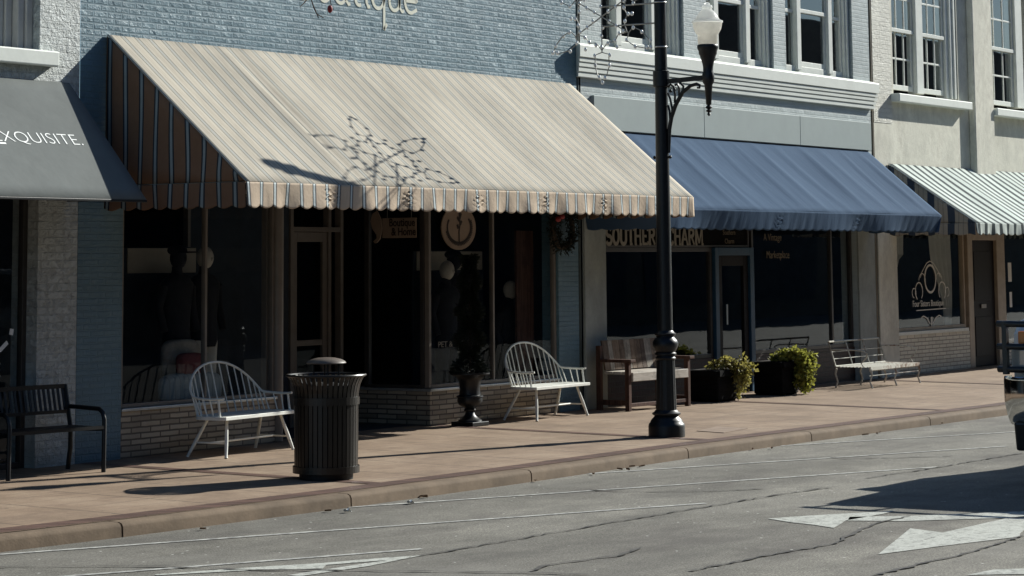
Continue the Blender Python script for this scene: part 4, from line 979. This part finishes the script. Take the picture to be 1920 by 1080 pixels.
ring(0.246, 0.266, 0.585, 0.645, "band", K['bin_metal']); ring(0.245, 0.266, 0.052, 0.105, "band", K['bin_metal'])
m = MB(); m.tube([(0.312*math.cos(2*math.pi*k/48), 0.312*math.sin(2*math.pi*k/48), 0.815) for k in range(48)], 0.011, 8, True); m.build("rim", K['bin_metal'], TB, world=False)
m = MB(); m.lathe([(0.155,0.905),(0.160,0.912),(0.150,0.925),(0.12,0.94),(0.07,0.952),(0.002,0.956)], 36); lid = m.build("lid", K['lid_metal'], TB, world=False)
for k in range(4):
    a = math.radians(45+90*k); MB().tube([(0.10*math.cos(a),0.10*math.sin(a),0.745),(0.10*math.cos(a),0.10*math.sin(a),0.912)], 0.007, 6).build("lid_support", K['bin_liner'], lid, world=False)

# ------------------------------------------------------------------ urn and its small conifer
U = thing("cast_iron_urn", "black cast iron urn on a square foot in front of the right shop window", "planter", (5.47, -0.30, 0.036), math.radians(-3))
m = MB(); m.box(-0.14,0.14,-0.14,0.14,0,0.045); m.build("foot", K['black_iron'], U, world=False, bevel=0.006)
m = MB(); m.lathe([(0.125,0.045),(0.12,0.06),(0.09,0.075),(0.055,0.11),(0.045,0.14),(0.06,0.15),(0.062,0.165),(0.05,0.175),(0.07,0.19),(0.115,0.215),(0.132,0.25),(0.128,0.285),(0.140,0.295),(0.138,0.305),(0.112,0.315),(0.105,0.36),(0.112,0.45),(0.145,0.50),(0.19,0.515),(0.206,0.525),(0.206,0.54),(0.16,0.545),(0.14,0.52),(0.02,0.515)], 36)
m.build("bowl", K['black_iron'], U, world=False)
T_ = thing("small_conifer", "small dark evergreen growing in the black urn", "shrub", (5.47, -0.30, 0.555))
MB().tube([(0,0,-0.02),(0.01,0,0.6),(0,0.01,1.18)], [0.014,0.010,0.004], 6).build("stem", K['stem'], T_, world=False)
m = MB()
for i in range(8500):
    z = R.random()**1.05*1.22; rm = 0.165*(1-z/2.0)*(0.75+0.35*math.sin(z*21+R.random()))+0.01
    a = R.uniform(0, 2*math.pi); r = rm*math.sqrt(R.random())
    d = Vector((math.cos(a), math.sin(a), R.uniform(-0.35, 0.7))).normalized()*R.uniform(0.03, 0.07)
    m.leaf((r*math.cos(a), r*math.sin(a), z), d, 0.006)
m.build("foliage", K['leaf_dark'], T_, world=False, smooth=False)

# ------------------------------------------------------------------ white hoop-back settees
def settee(label, loc, rz, group):
    b = thing("hoop_back_bench", label, "bench", loc, rz, group)
    sh_ = 0.355
    seat = [(-0.56,-0.23),(0.56,-0.23),(0.575,-0.20),(0.575,0.02)]+arc(0.30,0.02,0.27,0,90,8,0.17)+arc(-0.30,0.02,0.27,90,180,8,0.17)+[(-0.575,0.02),(-0.575,-0.20)]
    m = MB(); m.prism(seat, lambda u, v, t: (u, v, t), sh_-0.030, sh_); m.build("seat", K['bench_paint'], b, world=False, bevel=0.006)
    def hoop(t):
        s = -1 if t < 0 else 1; q = abs(t)
        if q > 0.70:
            w = (q-0.70)/0.30; return Vector((s*(0.535+0.025*math.sin(w*3.1)), 0.12-0.31*w, 0.515-0.012*math.sin(w*2.6)))
        w = q/0.70
        x = 0.535*math.sin(w*math.pi/2)**0.95; h = math.cos(w*math.pi/2)
        return Vector((s*x, 0.12+0.17*h**0.8, 0.515+0.285*h**1.25))
    def base(t):
        s = -1 if t < 0 else 1; q = abs(t)
        if q > 0.70: w = (q-0.70)/0.30; return Vector((s*0.55, 0.05-0.25*w, sh_-0.004))
        w = q/0.70; return Vector((s*0.53*math.sin(w*math.pi/2)**0.9 if w > 0 else 0, 0.175-0.125*(w**3), sh_-0.004))
    m = MB(); m.tube([hoop(-1+2*i/56) for i in range(57)], 0.011, 8); m.build("hoop", K['bench_paint'], b, world=False)
    for t in [-0.95,-0.87,-0.79]+[-0.70+1.40*i/15 for i in range(16)]+[0.79,0.87,0.95]:
        r = 0.0105 if abs(t) > 0.94 else 0.0065
        MB().tube([base(t), base(t).lerp(hoop(t), 0.5), hoop(t)], r, 6).build("spindle", K['bench_paint'], b, world=False)
    ft = {}
    for sx_, sy in ((-1,-1),(1,-1),(-1,1),(1,1)):
        top_ = Vector((sx_*0.42, sy*0.10-0.04, sh_-0.028)); bot = Vector((sx_*0.53, -0.21 if sy < 0 else 0.20, 0.002)); ft[(sx_,sy)] = (top_, bot)
        MB().tube([top_, top_.lerp(bot, 0.55), bot.lerp(top_, 0.04), bot], [0.012, 0.0165, 0.013, 0.016], 10).build("leg", K['bench_paint'], b, world=False)
    mid = {}
    for sx_ in (-1, 1):
        p = ft[(sx_,-1)][0].lerp(ft[(sx_,-1)][1], 0.62); q = ft[(sx_,1)][0].lerp(ft[(sx_,1)][1], 0.62); mid[sx_] = p.lerp(q, 0.5)
        MB().tube([p, q], 0.008, 6).build("stretcher", K['bench_paint'], b, world=False)
    MB().tube([mid[-1], mid[1]], 0.0095, 8).build("stretcher", K['bench_paint'], b, world=False)
    return b
g = "white hoop back benches outside the boutique"
b1 = settee("white hoop back bench between the black bench and the litter bin", (1.605, -0.475, 0.034), math.radians(5.5), g)
dup(b1, (6.86, -0.335, 0.036), math.radians(1.5), "white hoop back bench to the right of the black urn", g)

# ------------------------------------------------------------------ black steel bench at the left
BB = thing("black_metal_bench", "black steel bench with slatted back and looped arms at the left edge", "bench", (-0.86, -0.42, 0.034), math.radians(-6.5))
hl = 0.485; h = 0.36
for s_ in (-1, 1):
    MB().tube([(s_*hl,-0.23,0),(s_*hl,-0.235,0.42),(s_*hl,-0.215,0.475),(s_*hl,-0.17,0.505),(s_*hl,0.05,0.512),(s_*hl,0.20,0.515)], 0.019, 10).build("arm", K['black_iron'], BB, world=False)
    m = MB(); m.tube([(s_*(hl-0.0),0.22,0),(s_*hl,0.19,0.18),(s_*hl,0.19,0.34),(s_*hl,0.215,0.45),(s_*hl,0.27,0.69)], 0.020, 8); m.build("leg", K['black_iron'], BB, world=False)
    m = MB(); m.beam((s_*hl,-0.23,h-0.015),(s_*hl,0.19,h-0.03),0.025,0.03); m.build("side_rail", K['black_iron'], BB, world=False)
m = MB(); m.beam((-hl,-0.235,h),(hl,-0.235,h),0.03,0.028)
for i in range(7): m.beam((-hl,-0.185+0.06*i,h),(hl,-0.185+0.06*i,h),0.036,0.010)
m.build("seat", K['black_iron'], BB, world=False)
m = MB(); m.beam((-hl,0.268,0.68),(hl,0.268,0.68),0.025,0.035).beam((-hl,0.222,0.475),(hl,0.222,0.475),0.02,0.028)
for i in range(19):
    x = -hl+0.05*(i+0.5)+0.012; m.beam((x,0.222,0.475),(x,0.268,0.68),0.024,0.008,(0,1,0))
m.build("backrest", K['black_iron'], BB, world=False)

# ------------------------------------------------------------------ bench of reclaimed planks
WB = thing("plank_bench", "wooden bench with a back of upright reclaimed planks behind the lamp post", "bench", (8.83, -0.43, 0.035), math.radians(-4))
hl = 0.60
for s_ in (-1, 1):
    MB().box(s_*hl-0.026, s_*hl+0.026, -0.20, -0.145, 0, 0.535).build("leg", K['bench_frame'], WB, world=False, bevel=0.004)
    MB().box(s_*hl-0.026, s_*hl+0.026, 0.19, 0.25, 0, 0.72).build("leg", K['bench_frame'], WB, world=False, bevel=0.004)
    MB().box(s_*hl-0.05, s_*hl+0.05, -0.245, 0.188, 0.537, 0.572).build("arm", K['bench_frame'], WB, world=False, bevel=0.005)
    MB().box(s_*hl-0.02, s_*hl+0.02, -0.143, 0.188, 0.06, 0.12).build("side_rail", K['bench_frame'], WB, world=False, bevel=0.004)
MB().box(0.0, 0.05, -0.18, -0.13, 0, 0.325).build("leg", K['bench_frame'], WB, world=False, bevel=0.004)
m = MB(); m.box(-hl+0.037, hl-0.037, -0.215, -0.165, 0.326, 0.425); m.build("seat_apron", K['bench_slab'], WB, world=False, bevel=0.006)
m = MB()
for i in range(3): m.box(-hl+0.038, hl-0.038, -0.162+0.115*i, -0.052+0.115*i, 0.40, 0.432)
m.build("seat", K['bench_slab'], WB, world=False, bevel=0.005)
xx = -hl+0.04; order = [0,1,2,0,1,2,0,3,1,2,3]; i = 0
while xx < hl-0.06:
    w = (0.115,0.085,0.13,0.10,0.12,0.09)[i % 6]; w = min(w, hl-0.04-xx)
    m = MB(); y0, y1 = 0.165, 0.185
    m.add([(xx+0.002,y0,0.445),(xx+w-0.002,y0,0.445),(xx+w-0.002,y1,0.445),(xx+0.002,y1,0.445),(xx+0.002,y0+0.05,0.775),(xx+w-0.002,y0+0.05,0.775),(xx+w-0.002,y1+0.05,0.775),(xx+0.002,y1+0.05,0.775)], [(3,2,1,0),(4,5,6,7),(0,1,5,4),(1,2,6,5),(2,3,7,6),(3,0,4,7)])
    m.build("back_plank", PLANKS[order[i % 11]], WB, world=False, bevel=0.003); xx += w; i += 1
MB().box(-hl+0.037, hl-0.037, -0.19, -0.15, 0.045, 0.085).build("stretcher", K['bench_frame'], WB, world=False, bevel=0.004)

# ------------------------------------------------------------------ white wrought-iron bench
IB = thing("wrought_iron_bench", "rusting white wrought iron bench with an open frame back before the cream pier", "bench", (14.32, -0.77, 0.03), math.radians(1.0))
hl = 0.80; h = 0.285
m = MB(); m.box(-hl, hl, -0.262, -0.236, h-0.045, h)
for i in range(9): m.box(-hl+0.01, hl-0.01, -0.225+0.05*i, -0.205+0.05*i, h-0.010, h-0.002)
for i in range(27): m.ball((-hl+0.03+i*0.0593, -0.236, h-0.05), 0.018, 6, 0.6, 1, 0.5)
m.build("seat", K['rusty_white'], IB, world=False)
m = MB(); bt = 0.60; by = 0.235; yb = 0.33
m.tube([(-hl,by,h),(-hl,yb,bt),(hl,yb,bt),(hl,by,h),(-hl,by,h)], 0.012, 6)
for x in (-0.27, 0.27): m.tube([(x,by,h),(x,yb,bt)], 0.009, 6)
for z in (0.38, 0.47): m.tube([(-hl,by+(yb-by)*(z-h)/(bt-h),z),(hl,by+(yb-by)*(z-h)/(bt-h),z)], 0.005, 6)
m.build("backrest", K['rusty_white'], IB, world=False)
for s_ in (-1, 1):
    MB().tube([(s_*hl,0.30,0.50),(s_*hl,0.10,0.505),(s_*hl,-0.16,0.49),(s_*(hl+.01),-0.215,0.46),(s_*hl,-0.20,0.40),(s_*hl,-0.13,0.33),(s_*hl,-0.16,h)], 0.010, 6).build("arm", K['rusty_white'], IB, world=False)
for x in (-hl+0.02, 0.0, hl-0.02):
    for y, s_ in ((-0.25, -1), (0.23, 1)):
        MB().tube([(x,y,h-0.03),(x,y+0.018*s_,h-0.10),(x,y-0.012*s_,0.09),(x,y+0.02*s_,0.01)], [0.016,0.013,0.011,0.014], 8).build("leg", K['rusty_white'], IB, world=False)
MB().tube([(-hl,-0.24,0.17),(hl,-0.24,0.17)], 0.004, 6).build("stretcher", K['rusty_white'], IB, world=False)

# ------------------------------------------------------------------ planters and vines by the blue door
def planter(label, x, y, w, d, hgt):
    p = thing("wooden_planter", label, "planter", (x, y, zs(y)-0.002), 0, "black planters beside the blue door")
    m = MB(); m.box(-w/2,-w*0+w/2,-d/2,d/2,0.02,hgt); m.build("box", K['planter'], p, world=False, bevel=0.01)
    m = MB(); t = 0.035
    m.box(-w/2-t/2,w/2+t/2,-d/2-t,-d/2-0.001,hgt-0.06,hgt+0.012).box(-w/2-t/2,w/2+t/2,d/2+0.001,d/2+t,hgt-0.06,hgt+0.012).box(-w/2-t,-w/2-0.001,-d/2,d/2,hgt-0.06,hgt+0.01).box(w/2+0.001,w/2+t,-d/2,d/2,hgt-0.06,hgt+0.01)
    m.build("rim", K['planter'], p, world=False, bevel=0.004)
    MB().box(-w/2+0.03,w/2-0.03,-d/2+0.03,d/2-0.03,hgt+0.0015,hgt+0.016).build("soil", K['soil'], p, world=False, smooth=False)
    for sx_ in (-1,1):
        MB().box(sx_*(w/2-0.05)-0.03, sx_*(w/2-0.05)+0.03, -d/2+0.01, d/2-0.01, 0, 0.0195).build("foot", K['planter'], p, world=False)
planter("black wooden planter left of the blue door with a straggly vine", 10.36, -0.46, 0.46, 0.40, 0.36)
planter("black wooden planter right of the blue door with a bushy vine", 11.92, -0.50, 0.42, 0.40, 0.40)
def vine(label, x, y, z, strands, mat, spill, n_per, lf):
    v = thing("trailing_vine", label, "plant", (x, y, z), 0, "vines spilling from the black planters")
    st = MB(); lv = MB()
    for k in range(strands):
        p = Vector((R.uniform(-.16,.12), R.uniform(-.12,.12), 0.02)); pts = [p.copy()]
        tgt, drop, up = spill(k)
        if k % 6 == 0: tgt = tgt*1.12+Vector((0.02, -0.02, 0.05)); drop *= 0.4
        apex = p.lerp(tgt, 0.55); apex.z = up
        for i in range(1, 6): t = i/5; pts.append(p*(1-t)**2+apex*2*t*(1-t)+tgt*t*t)
        for i in range(1, 8): pts.append(tgt+Vector((R.uniform(-.02,.02)+0.01*i/7, R.uniform(-.02,.02), -drop*i/7)))
        st.tube(pts, 0.004, 5)
        for i in range(n_per):
            t = R.random()*(len(pts)-1.001); j = int(t); q = pts[j].lerp(pts[j+1], t-j)
            o = Vector((R.gauss(0,1), R.gauss(0,1), R.gauss(0,0.8)))*0.026
            d = Vector((R.uniform(-1,1), R.uniform(-1,0.7), R.uniform(-0.9,0.5))).normalized()*lf*R.choice((0.45, 0.6, 0.8, 1.0, 1.3, 1.6))
            lv.leaf(q+o, d, d.length*R.uniform(0.28, 0.46))
    st.build("stem", K['stem'], v, world=False); lv.build("foliage", mat, v, world=False, smooth=False)
vine("thin brownish vine trailing down the left planter beside the blue door", 10.40, -0.50, 0.40, 18,
     K['leaf_ivy'], lambda k: (Vector((R.uniform(0.00,0.24), R.uniform(-0.32,-0.18), R.uniform(-0.06,0.03))), R.choice((0.05,0.12,0.20,0.34,0.35)), R.uniform(0.14,0.25)), 62, 0.044)
vine("thick yellow green vine hanging to the pavement from the right planter", 11.95, -0.54, 0.44, 30,
     K['leaf_vine'], lambda k: (Vector((R.uniform(0.04,0.24), R.uniform(-0.33,-0.18), R.uniform(-0.03,0.07))), R.uniform(0.22,0.38), R.uniform(0.14,0.26)), 105, 0.046)

# ------------------------------------------------------------------ hung signs and window displays
s1 = thing("boutique_sign", "tan rectangular hanging sign with dark script in the entrance side window", "sign", (5.17, 0.37, 2.06))
MB().box(5.165, 5.18, 0.155, 0.592, 1.963, 2.172).build("board", K['sign_board'], s1, bevel=0.004)
lettering("Boutique", 0.115, (5.160, 0.50, 2.085), (0,-1,0), (0,0,1), K['sign_ink'], s1, sx=0.80, off=0.002)
lettering("& Home", 0.115, (5.160, 0.47, 1.990), (0,-1,0), (0,0,1), K['sign_ink'], s1, sx=0.80, off=0.002)
MB().tube([(5.172,0.22,2.172),(5.172,0.22,2.42)],0.003,5).tube([(5.172,0.53,2.172),(5.172,0.53,2.42)],0.003,5).build("cord", K['wire'], s1)
s2 = thing("leaf_sign", "leaf shaped tan hanging board beside the rectangular boutique sign", "sign", (5.17, 0.68, 2.06))
MB().prism([(0.60,2.06),(0.62,1.96),(0.66,1.92),(0.69,1.91),(0.71,1.93),(0.665,1.965),(0.67,2.0),(0.72,2.06),(0.745,2.14),(0.72,2.22),(0.66,2.25),(0.61,2.16)], lambda u, v, t: (t, u, v), 5.165, 5.18).build("board", K['sign_board'], s2, smooth=False)
MB().tube([(5.172,0.67,2.24),(5.172,0.67,2.42)],0.003,5).build("cord", K['wire'], s2)
s3 = thing("round_sign", "round tan emblem with a leafy ring and stem hanging in the right window", "sign", (5.73, 0.02, 2.05))
m = MB(); m.prism(arc(5.735,2.07,0.315,0,359,40,0.235), lambda u, v, t: (u, t, v), 0.008, 0.022); m.build("board", K['sign_board'], s3, smooth=False)
m = MB(); m.ribbon(arc(5.735,2.07,0.215,150,395,26,0.16), 0.022, 0.004, 0.003)
for i in range(30):
    a = math.radians(190+i*6.5); m.ribbon([(5.735+0.215*math.cos(a),2.07+0.16*math.sin(a)),(5.735+0.25*math.cos(a+0.12),2.07+0.19*math.sin(a+0.12))], 0.014, 0.003, 0.003)
m.ribbon([(5.735,1.90),(5.733,2.02),(5.75,2.10),(5.735,2.24)], 0.018, 0.0035, 0.003)
for q in ((5.72,2.06,5.70,2.10),(5.75,2.10,5.78,2.14),(5.735,2.14,5.70,2.18),(5.74,2.16,5.77,2.22)): m.ribbon([(q[0],q[1]),(q[2],q[3])], 0.03, 0.002, 0.003)
m.build("emblem", K['sign_ink'], s3, smooth=False)
sw = [o for o in B.children if o.name.startswith("shop_window")][1]
lettering("PET &   ART", 0.085, (5.40, 0.050, 0.83), (1,0,0), (0,0,1), K['lettering'], sw, sx=1.25)
def mannequin(label, x, y, z, cap, bottoms, headmat):
    p = thing("mannequin", label, "mannequin", (x, y, z))
    m = MB(); n = 24
    prof = [(0.12,0.50,0.9),(0.15,0.56,0.8),(0.14,0.68,0.75),(0.155,0.85,0.7),(0.185,1.02,0.62),(0.20,1.10,0.55),(0.14,1.16,0.55),(0.06,1.19,0.9),(0.048,1.23,1),(0.05,1.26,1)]
    vs = []; fs = []
    for r, zz, k in prof:
        for j in range(n): a = 2*math.pi*j/n; vs.append((r*math.cos(a), r*k*math.sin(a), zz))
    for i in range(len(prof)-1):
        for j in range(n): fs.append((i*n+j, i*n+(j+1)%n, (i+1)*n+(j+1)%n, (i+1)*n+j))
    m.add(vs, fs, True); m.build("jacket", K['dark_cloth'], p, world=False)
    m = MB(); m.ball((0,-0.015,1.34),0.082,16,1.30,0.90,1.05); m.ball((0,-0.10,1.325),0.014,6,1.6); m.lathe([(0.042,1.2),(0.042,1.28)],12); m.build("head", headmat, p, world=False)
    for s_ in (-1,1):
        MB().tube([(s_*0.185,0,1.08),(s_*0.235,0.02,0.88),(s_*0.225,-0.05,0.66)],[0.052,0.045,0.036],10).build("sleeve", K['dark_cloth'], p, world=False)
    if cap:
        MB().ball((0,0,1.41),0.095,14,0.55,0.95,1.05).box(-0.07,0.07,-0.20,-0.06,1.385,1.40).build("cap", K['dark_cloth'], p, world=False)
    for s_ in (-1,1):
        MB().tube([(s_*0.075,0,0.56),(s_*0.08,0,0.30),(s_*0.075,0,0.02)],[0.085,0.07,0.065],12).build("trouser_leg", bottoms, p, world=False)
    return p
mannequin("capped dark clothed mannequin in the left shop window", 1.98, 0.62, 0.43, True, K['dark_cloth'], K['dark_cloth'])
mannequin("mannequin in pale trousers behind the left window mullion", 2.48, 0.72, 0.43, False, K['pale_cloth'], K['mannequin'])
mannequin("capped dark mannequin in pale trousers behind the black urn", 6.50, 0.62, 0.38, True, K['pale_cloth'], K['dark_cloth'])
mannequin("pale faced mannequin in a dark coat leaning behind the round emblem", 6.12, 0.45, 0.28, False, K['dark_cloth'], K['mannequin'])
mannequin("bald pale headed mannequin in a dark coat in the right end window", 7.50, 0.55, 0.05, False, K['dark_cloth'], K['mannequin'])
pn = thing("display_panel", "beige display board standing behind the mannequin in the left shop window", "display board", (2.2, 1.0, 0.43))
m = MB(); m.prism([(1.66,0.43),(2.70,0.43),(2.70,1.86),(2.62,1.875),(1.74,1.875),(1.66,1.86)], lambda u, v, t: (u, t, v), 1.0, 1.03); m.build("board", K['room'], pn, smooth=False)
m = MB(); m.box(1.70, 2.67, 0.985, 0.998, 1.63, 1.865); m.build("header", K['panel'], pn, bevel=0.004)
pn = thing("display_panel", "beige display board standing behind the mannequins in the right shop window", "display board", (7.0, 0.9, 0.38))
m = MB(); m.prism([(6.15,0.38),(7.50,0.38),(7.50,1.82),(7.42,1.835),(6.23,1.835),(6.15,1.82)], lambda u, v, t: (u, t, v), 0.9, 0.93); m.build("board", K['room'], pn, smooth=False)
m = MB(); m.box(6.20, 7.46, 0.885, 0.898, 1.62, 1.825); m.build("header", K['panel'], pn, bevel=0.004)
def cushion(name, label, cx, cy, cz, w, hh, dpt, mat, cat="cushion"):
    m = MB()
    def f(u, v):
        a = 2*math.pi*u; t = math.pi*(v-0.5)
        sgp = lambda q, e: math.copysign(abs(q)**e, q)
        return (cx+w/2*sgp(math.cos(t),.5)*sgp(math.cos(a),.5), cy+dpt/2*sgp(math.cos(t),.5)*sgp(math.sin(a),.9), cz+hh/2*sgp(math.sin(t),.5))
    m.grid(f, 32, 14); o = m.build(name, mat); tag(o, label, cat); return o
K['ticking'] = mat_stripe("grey_ticking_cloth", 0.055*S, [(0, (0.38,0.42,0.41)), (0.55, (0.25,0.28,0.28)), (0.7, (0.38,0.42,0.41))], wr=0.6)
cushion("floor_cushion", "large grey ticking cushion at the foot of the left shop window", 1.88, 0.36, 0.575, 0.82, 0.29, 0.22, K['ticking'])
cushion("floor_cushion", "maroon cushion propped before the cream pillow in the left window", 1.84, 0.33, 0.80, 0.36, 0.20, 0.11, K['red_cloth'])
cushion("pillow", "large cream pillow standing at the back of the pile in the left window", 1.90, 0.50, 0.84, 0.50, 0.36, 0.15, K['pillow_cloth'], "pillow")
# wreath under the right end of the striped awning
wr = thing("evergreen_wreath", "dark evergreen wreath with a red bow hanging under the striped awning", "wreath", (7.62, -0.10, 2.06))
m = MB()
for i in range(900):
    a = R.uniform(0, 2*math.pi); b = R.uniform(0, 2*math.pi); rr = 0.20+0.085*math.cos(b)*R.random()
    m.leaf((rr*math.cos(a), 0.05*math.sin(b), rr*math.sin(a)), Vector((R.uniform(-1,1),R.uniform(-1,.4),R.uniform(-1,1))).normalized()*R.uniform(0.04,0.08), 0.008)
m.build("needles", K['leaf_dark'], wr, world=False, smooth=False)
m = MB(); m.lathe([(0.17,-0.02),(0.20,0.0),(0.17,0.02)], 24); 
MB().tube([(0.20*math.cos(2*math.pi*i/24),0.0,0.20*math.sin(2*math.pi*i/24)) for i in range(24)], 0.03, 8, True).build("ring", K['stem'], wr, world=False)
m = MB(); m.ball((-0.21,-0.07,0.11),0.045,10,0.7,1.2,0.5).ball((-0.13,-0.07,0.14),0.045,10,0.7,1.2,0.5); m.build("bow", K['red_ribbon'], wr, world=False)
MB().tube([(0,0,0.22),(0,0.02,0.34)],0.004,5).build("cord", K['wire'], wr, world=False)
# bits and pieces on the ground
cv = tag(MB().poly([(6.15,-2.58,zs(-2.58)+0.004),(6.09,-2.92,zs(-2.92)+0.004),(6.73,-2.85,zs(-2.85)+0.004),(6.78,-2.47,zs(-2.47)+0.004)]).build("utility_cover", K['cover_iron'], smooth=False, solid=0.004), "flat rectangular utility cover in the pavement right of the lamp post", "utility cover")
for lab, x, y in (("white paper scrap in the gutter in front of the litter bin", -0.95, -3.62), ("white paper scrap in the gutter right of the litter bin", -0.22, -3.66)):
    z = RZ0+0.004; o = MB().grid(lambda u, v: (x+0.055*(u-.5)+0.01*v, y+0.05*(v-.5), z+0.012*math.sin(u*5+v*3)+0.014), 5, 5).build("paper_scrap", K['paper']); tag(o, lab, "litter", "paper scraps in the gutter")

K['dry_leaf'] = mat_plain("dry_brown_leaf", (0.16, 0.09, 0.045), 0.8, var=0.5, nscale=30, bump=0.0)
for i in range(16):
    gx_ = R.uniform(-2.5, 11.0); z = RZ0+0.006; gy = ky(gx_)-0.16-abs(R.gauss(0, 0.10)); a_ = R.uniform(0, 6.28); w_ = R.uniform(0.018, 0.034)
    m = MB()
    m.grid(lambda u, v: (gx_+w_*((u-.5)*2.2*math.cos(a_)-(v-.5)*1.2*(1-abs(2*u-1)**2)*math.sin(a_)), gy+w_*((u-.5)*2.2*math.sin(a_)+(v-.5)*1.2*(1-abs(2*u-1)**2)*math.cos(a_)), z+0.012*abs(2*v-1)+0.006*u), 6, 4)
    tag(m.build("dry_leaf", K['dry_leaf']), "small dry brown leaf lying in the gutter against the kerb", "leaf", "dry leaves in the gutter")

# bare twigs of a street tree reaching in over the blue wall
tw = thing("tree_branch", "thin bare twigs with a red berry hanging across the blue brick wall at the top", "branch", (-0.02, -2.55, 4.15))
m = MB()
for pts in ([(-0.10,0,0.6),(-0.03,0,0.1),(-0.02,0,-0.30),(0.05,0.02,-0.38),(0.13,0.05,-0.43),(0.22,0.05,-0.455)], [(0.05,0.02,-0.38),(0.09,0,-0.47)], [(-0.02,0,-0.28),(-0.09,0,-0.36),(-0.15,0,-0.40)], [(-0.03,0,0.1),(0.2,0,-0.2),(0.26,0,-0.36)],
            [(-0.10,0,0.6),(-0.6,0.1,0.1),(-0.9,0.2,-0.24),(-0.62,0.2,-0.30)], [(-0.9,0.2,-0.24),(-1.3,0.2,-0.20)]):
    m.tube(pts, [0.007]+[0.005]*(len(pts)-2)+[0.003], 5)
m.build("twig", K['stem'], tw, world=False)
m = MB(); m.ball((0.24,0,-0.385),0.022,8,1.5); m.build("berry", K['red_ribbon'], tw, world=False)

# ------------------------------------------------------------------ white pickup at the right edge
TX, TY, TZ = 3.22, -7.85, RZ0
TK = thing("pickup_truck", "white pickup with a black grille guard on the road at the right edge", "truck", (TX, TY, TZ))
HW = 0.86
m = MB()
side = [(0.20,0.45),(0.20,1.02),(0.22,1.20),(0.34,1.31),(1.55,1.39),(2.20,1.74),(2.45,1.76),(3.35,1.76),(3.62,1.24),(5.0,1.22),(5.02,0.52),(4.85,0.46)]
m.prism(side, lambda u, v, t: (u, t, v), -HW+0.03, HW-0.03); body = m.build("body", K['car_white'], TK, world=False, bevel=0.06)
for s_ in (-1,1):
    m = MB(); m.prism([(1.62,1.30),(2.22,1.68),(2.75,1.69),(2.75,1.30)], lambda u, v, t: (u, t, v), s_*(HW-0.032), s_*(HW-0.022)); m.prism([(2.82,1.30),(2.82,1.69),(3.30,1.69),(3.48,1.30)], lambda u, v, t: (u, t, v), s_*(HW-0.032), s_*(HW-0.022)); m.build("side_window", K['car_black'], TK, world=False)
    m = MB(); m.lathe([(0.02,-0.1),(0.30,-0.10),(0.335,-0.07),(0.335,0.07),(0.30,0.10),(0.02,0.10)], 36)
    for wx in (0.95, 4.05):
        mm = MB(); mm.v = [(wx+a, s_*(HW-0.09)+c, 0.335+b) for a, b, c in m.v]; mm.f = list(m.f); mm.sm = list(m.sm)
        wh = mm.build("wheel", K['rubber'], TK, world=False)
        q = MB(); q.lathe([(0.01,-0.108),(0.19,-0.108),(0.20,0.0),(0.19,0.108),(0.01,0.108)], 24); mm = MB(); mm.v = [(wx+a, s_*(HW-0.09)+c, 0.335+b) for a, b, c in q.v]; mm.f = list(q.f); mm.sm = list(q.sm); mm.build("rim", K['chrome'], wh, world=False)
    MB().box(1.72,1.86,s_*(HW+0.02),s_*(HW+0.17),1.28,1.46).build("mirror", K['car_black'], TK, world=False, bevel=0.02)
    MB().box(0.15,0.21,s_*(HW-0.30),s_*(HW-0.05),0.90,1.08).build("headlight", K['lens'], TK, world=False, bevel=0.015)
    MB().box(0.13,0.20,s_*(HW-0.26),s_*(HW-0.12),1.12,1.22).build("turn_signal", K['amber'], TK, world=False, bevel=0.01)
m = MB(); m.prism([(1.62,1.325),(2.20,1.735)], lambda u, v, t: (u, t, v), -0.7, 0.7) if False else m.add([(1.60,-0.72,1.345),(1.60,0.72,1.345),(2.17,0.64,1.735),(2.17,-0.64,1.735)], [(0,1,2,3)])
m.build("windscreen", K['car_black'], TK, world=False, solid=0.01)
MB().box(0.145,0.20,-0.54,0.54,0.85,1.07).build("grille", K['car_black'], TK, world=False, bevel=0.01)
bp = [(-HW-0.02,0.30),(-HW-0.02,0.16),(-HW+0.10,0.03),(-0.4,-0.02),(0.4,-0.02),(HW-0.10,0.03),(HW+0.02,0.16),(HW+0.02,0.30)]
m = MB(); vs = []; pr = [(0.0,0.86),(-0.012,0.83),(-0.012,0.66),(0.02,0.56),(0.06,0.50),(0.10,0.47)]
for yy, xx in bp:
    for dx, z in pr: vs.append((xx+dx+0.02, yy*(1-0.06*max(0,(0.7-z))), z))
n = len(pr); fs = [(i*n+j, i*n+j+1, (i+1)*n+j+1, (i+1)*n+j) for i in range(len(bp)-1) for j in range(n-1)]
m.add(vs, fs, True); m.build("bumper", K['chrome'], TK, world=False, solid=0.01)
m = MB(); m.prism([(0.14,0.27),(0.10,0.50),(0.30,0.50),(0.34,0.27)], lambda u, v, t: (u, t, v), -HW+0.07, HW-0.07); m.build("air_dam", K['car_black'], TK, world=False, bevel=0.02)
m = MB(); gx = 0.03
for z in (1.28, 1.10, 0.92):
    m.tube([(gx+0.03,-HW-0.02,z),(gx+0.005,-HW+0.08,z),(gx,-HW+0.2,z),(gx,HW-0.2,z),(gx+0.005,HW-0.08,z),(gx+0.03,HW+0.02,z)], 0.026, 10)
for y in (-HW+0.05,-0.33,0.33,HW-0.05): m.beam((gx+0.012,y,0.88),(gx+0.012,y,1.30),0.05,0.04,(0,1,0))
m.beam((gx+0.06,-0.33,0.62),(gx+0.012,-0.33,0.9),0.05,0.02,(0,1,0)).beam((gx+0.06,0.33,0.62),(gx+0.012,0.33,0.9),0.05,0.02,(0,1,0))
m.build("grille_guard", K['car_black'], TK, world=False)
